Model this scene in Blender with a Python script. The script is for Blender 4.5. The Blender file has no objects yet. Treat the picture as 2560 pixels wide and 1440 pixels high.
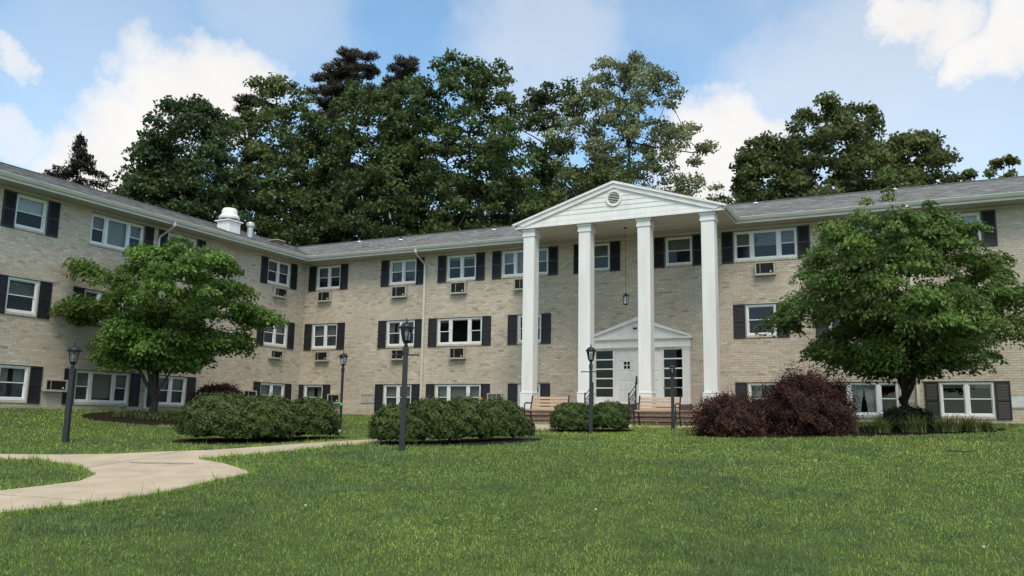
import bpy, math, random
import numpy as np
from mathutils import Vector, Matrix
from mathutils.geometry import delaunay_2d_cdt

random.seed(7); RNG = np.random.default_rng(7)
scene = bpy.context.scene
COL = scene.collection
R = math.radians

# ------------------------------------------------------------------ camera
cd = bpy.data.cameras.new('camera'); cam = bpy.data.objects.new('camera', cd); COL.objects.link(cam)
cd.sensor_width = 36.0; cd.lens = 29.345; cd.clip_start = 0.05; cd.clip_end = 3000
CAM = Vector((24.986, -29.253, 0.0))
M = Matrix(((0.896807, 0.054902, 0.439003), (0.442101, -0.149049, -0.884495), (0.016872, 0.987305, -0.15794)))
cam.matrix_world = Matrix.Translation(CAM) @ M.to_4x4()
scene.camera = cam
scene.render.resolution_x = 1024; scene.render.resolution_y = 576

# ------------------------------------------------------------------ world, sun, exposure
SUN = Vector((0.30, -0.50, 0.80)).normalized()
el = math.asin(SUN.z); az = math.atan2(SUN.x, SUN.y)
world = bpy.data.worlds.new('World'); scene.world = world; world.use_nodes = True
wt = world.node_tree; wt.nodes.clear()
def WN(t, **k):
    n = wt.nodes.new(t)
    for a, b in k.items(): setattr(n, a, b)
    return n
wl = wt.links.new
sky = WN('ShaderNodeTexSky', sky_type='NISHITA', sun_disc=False)
sky.sun_elevation = el; sky.sun_rotation = az; sky.air_density = 1.0; sky.dust_density = 0.4; sky.ozone_density = 2.0; sky.altitude = 100
tc = WN('ShaderNodeTexCoord')
nz = WN('ShaderNodeTexNoise'); nz.inputs['Scale'].default_value = 8.5; nz.inputs['Detail'].default_value = 7.0; nz.inputs['Roughness'].default_value = 0.6
wl(tc.outputs['Generated'], nz.inputs['Vector'])
sub = WN('ShaderNodeVectorMath', operation='SUBTRACT'); sub.inputs[1].default_value = (.5, .5, .5)
wl(nz.outputs['Color'], sub.inputs[0])
scl = WN('ShaderNodeVectorMath', operation='SCALE'); scl.inputs['Scale'].default_value = 0.17
wl(sub.outputs[0], scl.inputs[0])
add = WN('ShaderNodeVectorMath', operation='ADD'); wl(tc.outputs['Generated'], add.inputs[0]); wl(scl.outputs[0], add.inputs[1])
nrm = WN('ShaderNodeVectorMath', operation='NORMALIZE'); wl(add.outputs[0], nrm.inputs[0])
def blob(d, r0, r1, top, prev):
    """soft cloud: full inside angle r0, gone at r1 (radians)"""
    dp = WN('ShaderNodeVectorMath', operation='DOT_PRODUCT'); wl(nrm.outputs[0], dp.inputs[0]); dp.inputs[1].default_value = d
    mr = WN('ShaderNodeMapRange', interpolation_type='SMOOTHSTEP')
    mr.inputs['From Min'].default_value = math.cos(r1 * 1.2); mr.inputs['From Max'].default_value = math.cos(r0 * .55); mr.inputs['To Max'].default_value = top
    wl(dp.outputs['Value'], mr.inputs['Value'])
    if prev is None: return mr.outputs[0]
    mx = WN('ShaderNodeMath', operation='MAXIMUM'); wl(prev, mx.inputs[0]); wl(mr.outputs[0], mx.inputs[1])
    return mx.outputs[0]
# thin veil everywhere in the sky, then the individual cumulus clouds
n2 = WN('ShaderNodeTexNoise'); n2.inputs['Scale'].default_value = 3.2; n2.inputs['Detail'].default_value = 6.0; n2.inputs['Distortion'].default_value = 0.6
wl(tc.outputs['Generated'], n2.inputs['Vector'])
veil = WN('ShaderNodeMapRange', interpolation_type='SMOOTHSTEP'); veil.inputs['From Min'].default_value = 0.38; veil.inputs['From Max'].default_value = 0.72
veil.inputs['To Min'].default_value = 0.0; veil.inputs['To Max'].default_value = 0.26; wl(n2.outputs['Fac'], veil.inputs['Value'])
c = veil.outputs[0]
for d, r0, r1, t in [
    ((-.751, .588, .3004), .055, .075, 1), ((-.7188, .6094, .3346), .055, .075, 1), ((-.6839, .6362, .3572), .045, .068, 1),
    ((-.7705, .5833, .2569), .06, .085, 1), ((-.7994, .4775, .3646), .010, .022, .8), ((-.8087, .5107, .2918), .012, .03, .7),
    ((-.2027, .9304, .3055), .045, .065, 1), ((-.1667, .9325, .3204), .035, .055, 1), ((-.2233, .9362, .2713), .05, .075, 1),
    ((.0255, .9111, .4115), .025, .048, 1), ((.0672, .9233, .3782), .02, .042, 1), ((.0987, .917, .3864), .03, .05, 1), ((-.0107, .9016, .4325), .018, .042, 1),
    ((-.7577, .5483, .3539),   .03, .14, .26), ((-.0468, .931, .3619), .04, .15, .5), ((.0463, .9472, .3173), .03, .12, .45),
    ((-.3754, .8174, .4369), .03, .12, .45), ((-.6119, .6493, .4516), .02, .1, .3),
    ((.75, -.1, .65), .25, .38, 1), ((-.45, -.6, .66), .2, .34, 1), ((.2, -.85, .5), .2, .33, 1), ((-.9, -.2, .3), .14, .24, 1), ((.1, .2, .97), .2, .4, 1)]:
    c = blob(d, r0, r1, t, c)
mixc = WN('ShaderNodeMix', data_type='RGBA')
wl(c, mixc.inputs['Factor']); 
tint = WN('ShaderNodeMix', data_type='RGBA', blend_type='MULTIPLY'); tint.inputs['Factor'].default_value = 1
wl(sky.outputs[0], tint.inputs['A']); tint.inputs['B'].default_value = (1.12, 1.27, 1.19, 1)
wl(tint.outputs['Result'], mixc.inputs['A']); cr = WN('ShaderNodeMix', data_type='RGBA'); wl(nz.outputs['Fac'], cr.inputs['Factor']); cr.inputs['A'].default_value = (4.3, 4.28, 4.25, 1); cr.inputs['B'].default_value = (5.6, 5.45, 5.3, 1); wl(cr.outputs['Result'], mixc.inputs['B'])
bg = WN('ShaderNodeBackground'); bg.inputs['Strength'].default_value = 0.115
wl(mixc.outputs['Result'], bg.inputs['Color'])
wo = WN('ShaderNodeOutputWorld'); wl(bg.outputs[0], wo.inputs['Surface'])

sd = bpy.data.lights.new('sun', 'SUN'); sd.energy = 1.5; sd.angle = R(22); sd.color = (1, .90, .75)
so = bpy.data.objects.new('sun', sd); COL.objects.link(so); so.rotation_euler = SUN.to_track_quat('Z', 'Y').to_euler()
vs = scene.view_settings; vs.view_transform = 'Standard'; vs.look = 'None'; vs.gamma = 1; vs.exposure = 0.74; vs.use_curve_mapping = False

# ------------------------------------------------------------------ helpers
def tag(o, label=None, cat=None, group=None, kind=None):
    if label: o['label'] = label
    if cat: o['category'] = cat
    if group: o['group'] = group
    if kind: o['kind'] = kind
    return o
def empty(name, loc, label=None, cat=None, group=None, rz=0):
    o = bpy.data.objects.new(name, None); COL.objects.link(o); o.location = loc; o.rotation_euler.z = rz
    o.empty_display_size = .2
    return tag(o, label, cat, group)
def np_mesh(name, V, F, mat, parent=None, col=None, smooth=False, nper=4):
    """V (n,3); F (m,k) index array"""
    V = np.asarray(V, np.float32); F = np.asarray(F, np.int32); k = F.shape[1]
    me = bpy.data.meshes.new(name)
    me.vertices.add(len(V)); me.vertices.foreach_set('co', V.ravel())
    me.loops.add(F.size); me.loops.foreach_set('vertex_index', F.ravel())
    me.polygons.add(len(F)); me.polygons.foreach_set('loop_start', np.arange(0, F.size, k, dtype=np.int32))
    me.polygons.foreach_set('use_smooth', np.full(len(F), bool(smooth)))
    if col is not None:
        a = me.attributes.new('tone', 'FLOAT_COLOR', 'POINT')
        cc = np.ones((len(V), 4), np.float32); cc[:, :3] = col; a.data.foreach_set('color', cc.ravel())
    me.update(calc_edges=True)
    me.materials.append(mat)
    o = bpy.data.objects.new(name, me); COL.objects.link(o)
    if parent: o.parent = parent
    return o
class MB:
    """mesh builder: tf maps local (u, out, z) to parent space"""
    def __init__(s, tf=None, flip=False): s.v = []; s.f = []; s.tf = tf; s.flip = flip
    def add(s, vs, fs):
        n = len(s.v); s.v += [tuple(p) for p in vs]; s.f += [tuple(i + n for i in f) for f in fs]; return s
    def box(s, x0, x1, y0, y1, z0, z1):
        return s.add([(x0, y0, z0), (x1, y0, z0), (x1, y1, z0), (x0, y1, z0), (x0, y0, z1), (x1, y0, z1), (x1, y1, z1), (x0, y1, z1)],
                     [(0, 3, 2, 1), (4, 5, 6, 7), (0, 1, 5, 4), (1, 2, 6, 5), (2, 3, 7, 6), (3, 0, 4, 7)])
    def bbox(s, x0, x1, y0, y1, z0, z1, b=.006):
        """box with its four vertical edges and top chamfered"""
        p = lambda i, z: [(x0 + i + b, y0 + i, z), (x1 - i - b, y0 + i, z), (x1 - i, y0 + i + b, z), (x1 - i, y1 - i - b, z), (x1 - i - b, y1 - i, z), (x0 + i + b, y1 - i, z), (x0 + i, y1 - i - b, z), (x0 + i, y0 + i + b, z)]
        vs = p(0, z0) + p(0, z1 - b) + p(b, z1); n = 8
        fs = [(j, (j + 1) % n, n + (j + 1) % n, n + j) for j in range(n)] + [(n + j, n + (j + 1) % n, 2 * n + (j + 1) % n, 2 * n + j) for j in range(n)]
        return s.add(vs, fs + [tuple(range(2 * n, 3 * n)), tuple(range(n - 1, -1, -1))])
    def prism(s, poly, axis, a, b):
        """extrude 2D polygon along axis (0,1,2) from a to b"""
        def P(q, t):
            l = list(q); l.insert(axis, t); return tuple(l)
        n = len(poly)
        return s.add([P(q, a) for q in poly] + [P(q, b) for q in poly], [tuple(range(n))[::-1], tuple(range(n, 2 * n))] + [(i, (i + 1) % n, n + (i + 1) % n, n + i) for i in range(n)])
    def tube(s, pts, rad, n=8, cap=True):
        pts = [Vector(p) for p in pts]; rad = [float(q) for q in rad] if hasattr(rad, '__len__') else [float(rad)] * len(pts)
        vs = []; up = None
        for i, p in enumerate(pts):
            t = (pts[min(i + 1, len(pts) - 1)] - pts[max(i - 1, 0)]).normalized()
            if up is None: up = Vector((0, 0, 1)) if abs(t.z) < .9 else Vector((1, 0, 0))
            a = t.cross(up)
            if a.length < 1e-4: a = t.cross(Vector((.3, 1, .2)))
            a.normalize(); b = a.cross(t); up = b
            for k in range(n):
                w = 2 * math.pi * (k + .5) / n; vs.append(p + rad[i] * (math.cos(w) * a + math.sin(w) * b))
        fs = [(i * n + k, i * n + (k + 1) % n, (i + 1) * n + (k + 1) % n, (i + 1) * n + k) for i in range(len(pts) - 1) for k in range(n)]
        if cap: fs += [tuple(range(n))[::-1], tuple(range((len(pts) - 1) * n, len(pts) * n))]
        return s.add(vs, fs)
    def lathe(s, prof, n=16, c=(0, 0), rot=0, sq=False):
        vs = []
        for r, z in prof:
            for k in range(n):
                w = 2 * math.pi * k / n + rot; vs.append((c[0] + r * math.cos(w), c[1] + r * math.sin(w), z))
        m = len(prof)
        fs = [(i * n + k, i * n + (k + 1) % n, (i + 1) * n + (k + 1) % n, (i + 1) * n + k) for i in range(m - 1) for k in range(n)]
        return s.add(vs, fs + [tuple(range(n))[::-1], tuple(range((m - 1) * n, m * n))])
    def build(s, name, mat, parent=None, smooth=False):
        me = bpy.data.meshes.new(name)
        v = [s.tf(p) for p in s.v] if s.tf else s.v
        f = [q[::-1] for q in s.f] if s.flip else s.f
        me.from_pydata(v, [], f); me.materials.append(mat)
        if smooth:
            me.polygons.foreach_set('use_smooth', [True] * len(me.polygons)); me.set_sharp_from_angle(angle=R(40))
        me.update(); o = bpy.data.objects.new(name, me); COL.objects.link(o)
        if parent: o.parent = parent
        return o
def copy_tree(o, parent=None):
    c = o.copy(); COL.objects.link(c); c.parent = parent
    for ch in [x for x in o.children]: copy_tree(ch, c)
    return c

# ------------------------------------------------------------------ materials
def mat(name, col, rough=.6, var=.12, scale=6, bump=0., spec=.4, metal=0., bscale=None, attr=False, rnd=0., detail=5, col2=None, streak=False):
    m = bpy.data.materials.new(name); m.use_nodes = True; nt = m.node_tree; n = nt.nodes; L = nt.links.new
    b = n['Principled BSDF']; b.inputs['Roughness'].default_value = rough; b.inputs['Metallic'].default_value = metal; b.inputs['Specular IOR Level'].default_value = spec
    t = n.new('ShaderNodeTexCoord'); no = n.new('ShaderNodeTexNoise'); no.inputs['Scale'].default_value = scale; no.inputs['Detail'].default_value = detail
    if streak:
        mp = n.new('ShaderNodeMapping'); mp.inputs['Scale'].default_value = streak; L(t.outputs['Object'], mp.inputs['Vector']); L(mp.outputs[0], no.inputs['Vector'])
    else: L(t.outputs['Object'], no.inputs['Vector'])
    ra = n.new('ShaderNodeMapRange'); L(no.outputs['Fac'], ra.inputs['Value']); ra.inputs['From Min'].default_value = .3; ra.inputs['From Max'].default_value = .7
    if col2:
        mx0 = n.new('ShaderNodeMix'); mx0.data_type = 'RGBA'; mx0.inputs['A'].default_value = (*col, 1); mx0.inputs['B'].default_value = (*col2, 1)
        L(ra.outputs[0], mx0.inputs['Factor']); out = mx0.outputs['Result']
    else:
        ra.inputs['To Min'].default_value = 1 - var; ra.inputs['To Max'].default_value = 1 + var
        mx = n.new('ShaderNodeMix'); mx.data_type = 'RGBA'; mx.blend_type = 'MULTIPLY'; mx.inputs['Factor'].default_value = 1
        if attr:
            at = n.new('ShaderNodeAttribute'); at.attribute_name = 'tone'; L(at.outputs['Color'], mx.inputs['A'])
        else: mx.inputs['A'].default_value = (*col, 1)
        L(ra.outputs[0], mx.inputs['B']); out = mx.outputs['Result']
    if rnd:
        oi = n.new('ShaderNodeObjectInfo'); hs = n.new('ShaderNodeMapRange'); L(oi.outputs['Random'], hs.inputs['Value']); hs.inputs['To Min'].default_value = 1 - rnd; hs.inputs['To Max'].default_value = 1 + rnd
        m2 = n.new('ShaderNodeMix'); m2.data_type = 'RGBA'; m2.blend_type = 'MULTIPLY'; m2.inputs['Factor'].default_value = 1; L(out, m2.inputs['A']); L(hs.outputs[0], m2.inputs['B']); out = m2.outputs['Result']
    L(out, b.inputs['Base Color'])
    if bump:
        nb = n.new('ShaderNodeTexNoise'); nb.inputs['Scale'].default_value = bscale or scale * 6; nb.inputs['Detail'].default_value = 6; L(t.outputs['Object'], nb.inputs['Vector'])
        bp = n.new('ShaderNodeBump'); bp.inputs['Strength'].default_value = bump; bp.inputs['Distance'].default_value = .01; L(nb.outputs['Fac'], bp.inputs['Height']); L(bp.outputs[0], b.inputs['Normal'])
    return m
def leaf_mat(name, trans=.28, rough=.5, spec=.25):
    m = bpy.data.materials.new(name); m.use_nodes = True; nt = m.node_tree; n = nt.nodes; L = nt.links.new
    b = n['Principled BSDF']; b.inputs['Roughness'].default_value = rough; b.inputs['Specular IOR Level'].default_value = spec
    at = n.new('ShaderNodeAttribute'); at.attribute_name = 'tone'; L(at.outputs['Color'], b.inputs['Base Color'])
    tr = n.new('ShaderNodeBsdfTranslucent'); hs = n.new('ShaderNodeHueSaturation'); hs.inputs['Value'].default_value = 1.4; hs.inputs['Hue'].default_value = .485; L(at.outputs['Color'], hs.inputs['Color']); L(hs.outputs[0], tr.inputs['Color'])
    mx = n.new('ShaderNodeMixShader'); mx.inputs[0].default_value = trans; L(b.outputs[0], mx.inputs[1]); L(tr.outputs[0], mx.inputs[2])
    L(mx.outputs[0], n['Material Output'].inputs['Surface'])
    return m
def glass_mat(name, tintc, refl=1.0, veil=0.0):
    m = bpy.data.materials.new(name); m.use_nodes = True; nt = m.node_tree; n = nt.nodes; L = nt.links.new
    n.remove(n['Principled BSDF'])
    tr = n.new('ShaderNodeBsdfTransparent'); tr.inputs[0].default_value = (*tintc, 1)
    gl = n.new('ShaderNodeBsdfGlossy'); gl.inputs['Roughness'].default_value = .02; gl.inputs['Color'].default_value = (.95, .97, 1, 1)
    # old panes are never dead flat
    t = n.new('ShaderNodeTexCoord'); no = n.new('ShaderNodeTexNoise'); no.inputs['Scale'].default_value = 2.2; L(t.outputs['Object'], no.inputs['Vector'])
    bp = n.new('ShaderNodeBump'); bp.inputs['Strength'].default_value = .12; bp.inputs['Distance'].default_value = .05; L(no.outputs['Fac'], bp.inputs['Height']); L(bp.outputs[0], gl.inputs['Normal'])
    fr = n.new('ShaderNodeFresnel'); fr.inputs[0].default_value = 1.6; mu = n.new('ShaderNodeMath'); mu.operation = 'MULTIPLY'; L(fr.outputs[0], mu.inputs[0]); mu.inputs[1].default_value = refl
    mx = n.new('ShaderNodeMixShader'); L(mu.outputs[0], mx.inputs[0]); L(tr.outputs[0], mx.inputs[1]); L(gl.outputs[0], mx.inputs[2])
    out = mx.outputs[0]
    if veil:
        df = n.new('ShaderNodeBsdfDiffuse'); df.inputs[0].default_value = (.09, .1, .11, 1); m2 = n.new('ShaderNodeMixShader'); m2.inputs[0].default_value = veil; L(out, m2.inputs[1]); L(df.outputs[0], m2.inputs[2]); out = m2.outputs[0]
    L(out, n['Material Output'].inputs['Surface'])
    return m
WHITE = mat('white_paint', (.79, .775, .745), .5, .07, 1.3, .08, bscale=60, detail=9, streak=(3, 3, .5))
VINYL = mat('white_vinyl', (.74, .75, .75), .35, .05, 4)
TRIM = mat('cream_trim_paint', (.62, .60, .53), .5, .07, 2.5)
SOFFIT = mat('soffit_paint', (.48, .46, .41), .6, .06, 2)
GUTTER = mat('gutter_metal', (.66, .63, .56), .4, .1, 2.2, streak=(1, 1, 8))
DOWN = mat('downspout_metal', (.62, .60, .52), .42, .08, 3)
SHUT = mat('black_shutter', (.020, .020, .024), .5, .2, 5, .1, bscale=40)
BRICK = mat('buff_brick', (.4, .33, .24), .85, .13, 14, .35, attr=True, bscale=90, spec=.2)
BRICK1 = mat('buff_brick_single', (.548, .474, .380), .85, .14, 9, .35, rnd=.10, bscale=90, spec=.2)
MORTAR = mat('mortar', (.40, .35, .285), .95, .18, 5, .3, bscale=120, spec=.1)
SHING = mat('asphalt_shingle', (.2, .2, .2), .9, .25, 40, .4, attr=True, bscale=160, spec=.2)
ROOFD = mat('roof_deck', (.12, .12, .12), .9)
DARK = mat('dark_room', (.030, .031, .033), .9, .3, 1.5)
BLIND = mat('window_blind', (.32, .33, .31), .6, .08, 5)
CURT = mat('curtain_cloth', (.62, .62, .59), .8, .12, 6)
GLASS = glass_mat('window_glass', (.78, .82, .82), .62)
HALLG = glass_mat('hall_glass', (.6, .6, .6), .35)
SCREEN = glass_mat('screened_glass', (.45, .48, .49), .5, .12)
LGLASS = glass_mat('lantern_glass', (.9, .92, .92), 1.0, .06)
ACMET = mat('sleeve_metal', (.42, .39, .33), .5, .15, 5)
GRILLE = mat('dark_grille', (.035, .033, .032), .5, .2, 8)
LINTEL = mat('steel_lintel', (.035, .03, .028), .6, .2, 8)
IRON = mat('black_iron', (.016, .016, .018), .42, .25, 20, .15, bscale=80)
SLATE = mat('slate_grey_post_paint', (.024, .027, .031), .5, .18, 9, .1, bscale=50)
WOOD = mat('bench_wood', (.47, .33, .215), .55, .2, 3, .2, streak=(1.5, 30, 30), rnd=.1)
STEP = mat('brown_brick_step', (.17, .105, .078), .8, .25, 9, .3, bscale=60)
TREAD = mat('step_tread', (.24, .17, .13), .8, .2, 9, .3, bscale=60)
CONC = mat('concrete', (.52, .425, .30), .85, .13, 2.2, .25, bscale=70, spec=.2)
STAIN = mat('wet_stain', (.20, .165, .12), .6, .3, 6, col2=(.40, .335, .25))
SOILG = mat('turf_soil', (.045, .068, .022), .95, .3, 3, .5, bscale=40, spec=.1, col2=(.085, .115, .035))
MULCH = mat('mulch', (.020, .014, .010), .95, .45, 14, .8, bscale=50, spec=.1)
BARK = mat('bark', (.060, .048, .038), .9, .35, 9, .6, streak=(3, 3, .7), bscale=30, spec=.15)
BARKD = mat('dark_bark', (.030, .025, .021), .9, .35, 9, .6, streak=(3, 3, .7), bscale=30, spec=.15)
LEAF = leaf_mat('leaf'); NEEDLE = leaf_mat('needle', .1, .6, .2); GRASSM = leaf_mat('grass_blade', .3, .55, .25)
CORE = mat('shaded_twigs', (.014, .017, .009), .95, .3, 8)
GALV = mat('galvanised_vent', (.5, .5, .49), .4, .1, 5, metal=.3)
GREENT = mat('green_tape', (.03, .55, .12), .5, .05, 5)
YELLOW = mat('yellow_bloom', (.75, .42, .02), .6, .2, 8)
BULB = mat('bulb_glass', (.8, .8, .78), .25, .03, 4)
AGED = mat('old_cream_panel', (.60, .60, .58), .5, .08, 5)

# ------------------------------------------------------------------ ground
CP = np.array([(17.73, -24.47, -1.39), (19.56, -23.33, -1.39), (21.55, -22.23, -1.37), (23.6, -21.11, -1.35), (25.7, -19.96, -1.33), (15.45, -23.04, -1.14), (15.98, -21.89, -1.06), (15.87, -19.61, -0.85), (13.83, -18.6, -0.75), (14.07, -20.72, -0.89), (14.16, -22.23, -1.02), (10.48, -19.92, -0.76), (12.4, -18.19, -0.69), (14.83, -14.99, -0.48), (9.19, -17.77, -0.57), (11.64, -15.42, -0.58), (16.42, -16.34, -0.54), (16.14, -14.56, -0.51), (10.1, -10.0, -0.37), (17.14, -8.79, -0.26), (18.11, -4.05, -0.07), (20.09, -19.29, -1.0), (19.12, -17.33, -0.78), (23.44, -17.64, -0.94), (22.94, -13.77, -0.58), (22.3, -8.72, -0.25), (25.61, -7.44, -0.15), (25.38, -14.24, -0.66), (27.31, -0.09, 0.18), (4.06, -0.09, 0.15), (0.06, -13.05, 0.15), (-0.03, -6.99, 0.16), (2.56, -9.86, 0.03), (36.0, -0.1, 0.2), (36.0, -12.0, -0.4), (36.0, -22.0, -1.25), (25.0, -30.0, -1.68), (12.0, -30.0, -1.5), (36.0, -32.0, -1.75), (0.0, -20.0, 0.08), (5.0, -20.0, -0.4), (0.0, -25.0, -0.1), (13.0, -4.3, -0.06), (16.0, -4.3, -0.06), (19.4, -4.3, -0.06), (21.0, -0.5, 0.13), (0.0, -0.5, 0.14), (11.0, -0.5, 0.12), (0.0, -4.0, 0.15), (5.0, -14.0, -0.25), (16.0, -0.5, 0.0), (5.0, -28.0, -1.1), (32.0, -6.0, -0.05), (6.0, -6.0, 0.03)])
_n = len(CP); _D = np.linalg.norm(CP[:, None, :2] - CP[None, :, :2], axis=2); _K = np.where(_D > 0, _D * _D * np.log(_D + 1e-9), 0) + np.eye(_n)
_Q = np.c_[np.ones(_n), CP[:, :2]]; _A = np.zeros((_n + 3, _n + 3)); _A[:_n, :_n] = _K; _A[:_n, _n:] = _Q; _A[_n:, :_n] = _Q.T
_W = np.linalg.solve(_A, np.r_[CP[:, 2], 0, 0, 0])
def G(x, y):
    """height of the lawn at x, y (thin-plate surface through surveyed points)"""
    sc = np.isscalar(x); x = np.clip(np.atleast_1d(np.asarray(x, float)), -.5, 40); y = np.clip(np.atleast_1d(np.asarray(y, float)), -36, .5)
    out = np.empty(len(x))
    for i in range(0, len(x), 60000):
        xs, ys = x[i:i + 60000], y[i:i + 60000]
        d = np.hypot(xs[:, None] - CP[:, 0], ys[:, None] - CP[:, 1]); out[i:i + 60000] = np.where(d > 0, d * d * np.log(d + 1e-9), 0) @ _W[:-3] + _W[-3] + _W[-2] * xs + _W[-1] * ys
    return float(out[0]) if sc else out
gx = np.r_[[-1500, -700, -300, -140, -70, -40, -20, -10, -4], np.arange(-1, 41, .45), [44, 50, 60, 80, 120, 200, 400, 800, 1500]]
gy = np.r_[[-1500, -700, -300, -140, -80, -55, -44], np.arange(-38, 2, .45), [4, 8, 14, 22, 32, 50, 90, 180, 400, 800, 1500]]
X, Y = np.meshgrid(gx, gy, indexing='ij'); Z = G(X.ravel(), Y.ravel()); nx, ny = len(gx), len(gy)
I = np.arange(nx * ny).reshape(nx, ny)
gr = np_mesh('ground', np.c_[X.ravel(), Y.ravel(), Z], np.stack([I[:-1, :-1], I[1:, :-1], I[1:, 1:], I[:-1, 1:]], -1).reshape(-1, 4), SOILG, smooth=True)
tag(gr, 'lawn soil rising gently toward the brick building', 'ground', kind='structure')

def inpoly(x, y, P):
    P = np.asarray(P); r = np.zeros(len(x), bool); j = len(P) - 1
    for i in range(len(P)):
        xi, yi, xj, yj = *P[i], *P[j]
        cnd = ((yi > y) != (yj > y)) & (x < (xj - xi) * (y - yi) / (yj - yi + 1e-12) + xi); r ^= cnd; j = i
    return r
def smooth_poly(P, it=2):
    P = np.asarray(P, float)
    for _ in range(it):
        Q = np.roll(P, -1, 0); P = np.stack([.75 * P + .25 * Q, .25 * P + .75 * Q], 1).reshape(-1, 2)
    return P
def sheet(name, P, m, dz, parent=None, step=.35, skirt=.12):
    """polygon laid on the ground as a slab with a small edge"""
    P = np.asarray(P); b = []
    for i in range(len(P)):
        a, c2 = P[i], P[(i + 1) % len(P)]; k = max(1, int(np.hypot(*(c2 - a)) / step)); b += [a + (c2 - a) * t / k for t in range(k)]
    b = np.array(b); lo, hi = b.min(0), b.max(0)
    g = np.stack(np.meshgrid(np.arange(lo[0], hi[0], step), np.arange(lo[1], hi[1], step)), -1).reshape(-1, 2)
    g = g[inpoly(g[:, 0], g[:, 1], b)]
    g = np.array([q for q in g if np.min(np.hypot(*(b - q).T)) > step * .4]).reshape(-1, 2)
    co = [Vector(q) for q in np.r_[b, g]]
    vs, es, fs, *_ = delaunay_2d_cdt(co, [], [list(range(len(b)))], 1, 1e-5)
    xy = np.array([tuple(q) for q in vs]); z = G(xy[:, 0], xy[:, 1]) + dz
    V = [(a, c2, d) for (a, c2), d in zip(xy, z)]; F = [tuple(f) for f in fs]; nb = len(b); n0 = len(V)
    zb = G(b[:, 0], b[:, 1])
    V += [(q[0], q[1], zz + dz) for q, zz in zip(b, zb)] + [(q[0], q[1], zz + dz - skirt) for q, zz in zip(b, zb)]
    F += [(n0 + i, n0 + (i + 1) % nb, n0 + nb + (i + 1) % nb, n0 + nb + i) for i in range(nb)]
    mb = MB().add(V, F); o = mb.build(name, m, parent); return o
def halfcut(P, n, d):
    """keep the part of polygon where n.p <= d"""
    out = []; k = len(P)
    for i in range(k):
        a, b = P[i], P[(i + 1) % k]; da, db = a @ n - d, b @ n - d
        if da <= 0: out.append(a)
        if (da < 0) != (db < 0) and abs(da - db) > 1e-9: out.append(a + (b - a) * da / (da - db))
    return np.array(out)
upper = [(6.2, -21.6), (8.2, -20.75), (10.34, -19.78), (11.2, -19.3), (11.87, -18.76), (12.27, -18.08), (12.87, -17.4), (13.4, -16.2), (13.75, -14.6), (13.85, -12.5), (13.75, -9.5), (12.6, -7.4), (11.9, -6.4), (11.9, -4.0)]
lower = [(19.6, -4.0), (19.6, -5.5), (17.0, -5.8), (15.95, -7.2), (15.7, -8.8), (15.15, -10.6), (15.05, -12.8), (15.05, -14.6), (14.95, -15.9), (14.62, -17.02), (14.0, -17.95), (13.84, -18.63), (14.74, -18.96), (15.64, -19.41), (15.9, -19.6), (15.93, -20.27), (16.02, -21.37), (15.88, -22.12), (15.6, -22.7), (15.3, -23.6), (14.6, -25.2), (13.6, -27)]
back = [(12.2, -26.2), (13.2, -24.4), (13.95, -22.9), (14.16, -22.23), (14.3, -21.76), (14.36, -21.26), (14.0, -20.72), (12.9, -20.2), (11.6, -19.95), (10.6, -20.35), (8.5, -21.5), (6.6, -22.4)]
PATH = np.array(upper + lower + back)
# the pavement is cast in slabs: joints cut across it
J = []
def joint(p, q):
    p, q = np.array(p), np.array(q); t = q - p; n = np.array([-t[1], t[0]]) / np.hypot(*t); J.append((n, n @ p))
slabs = [PATH]
def cut(slabs, p, q, test):
    p, q = np.array(p, float), np.array(q, float); t = q - p; n = np.array([-t[1], t[0]]) / np.hypot(*t); d = n @ p; out = []
    for s in slabs:
        if test(s):
            a = halfcut(s, n, d - .016); b = halfcut(s, -n, -d - .016)
            out += [x for x in (a, b) if len(x) > 2]
        else: out.append(s)
    return out
big = lambda s: True
slabs = cut(slabs, (11, -17.6), (16, -17.3), big)          # across the leg toward the porch
near = lambda s: s[:, 1].mean() < -17.5
far_ = lambda s: s[:, 1].mean() >= -17.5
slabs = cut(slabs, (14.46, -22.42), (15.73, -22.14), near)
slabs = cut(slabs, (12.6, -18.0), (13.3, -20.6), lambda s: s[:, 1].mean() < -17.5 and s[:, 1].mean() > -22.2)
for yy in (-15.6, -13.6, -11.6, -9.6, -7.4): slabs = cut(slabs, (12, yy), (17, yy + .1), lambda s, yy=yy: s[:, 1].max() > yy + .2 and s[:, 1].min() < yy - .2 and s[:, 1].max() > -17.4)
for xx in (14.2, 16.6): slabs = cut(slabs, (xx, -7), (xx, -3), lambda s: s[:, 1].min() > -7.6)
path = empty('garden_path', (0, 0, 0)); tag(path, 'curving tan concrete path running across the lawn to the porch steps', 'path', kind='structure')
for s in slabs:
    if len(s) > 2: sheet('concrete_slab', s, CONC, .03, path)
st = smooth_poly([(13.1, -19.5), (13.5, -19.38), (14.0, -19.2), (14.35, -19.15), (14.3, -19.3), (13.8, -19.42), (13.5, -19.55)])
sheet('damp_stain', st, STAIN, .034, path, .2, .002)
BEDR = smooth_poly([(19.9, -9.3), (21.4, -9.3), (23.1, -8.3), (24.8, -7.45), (26.3, -5.9), (26.9, -4.6), (26, -3.0), (23.5, -3.4), (21.2, -6.2), (19.9, -7.8)])
BEDL = smooth_poly([(3.4, -13.3), (5.2, -13.1), (6.3, -12.3), (6.2, -9.2), (3.6, -8.2), (1.6, -9.4), (1.7, -11.6)])
BEDA = smooth_poly([(9.95, -16.2), (11.6, -15.95), (12.7, -14.9), (12.7, -12.5), (11.2, -12.2), (10, -14)])
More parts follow.
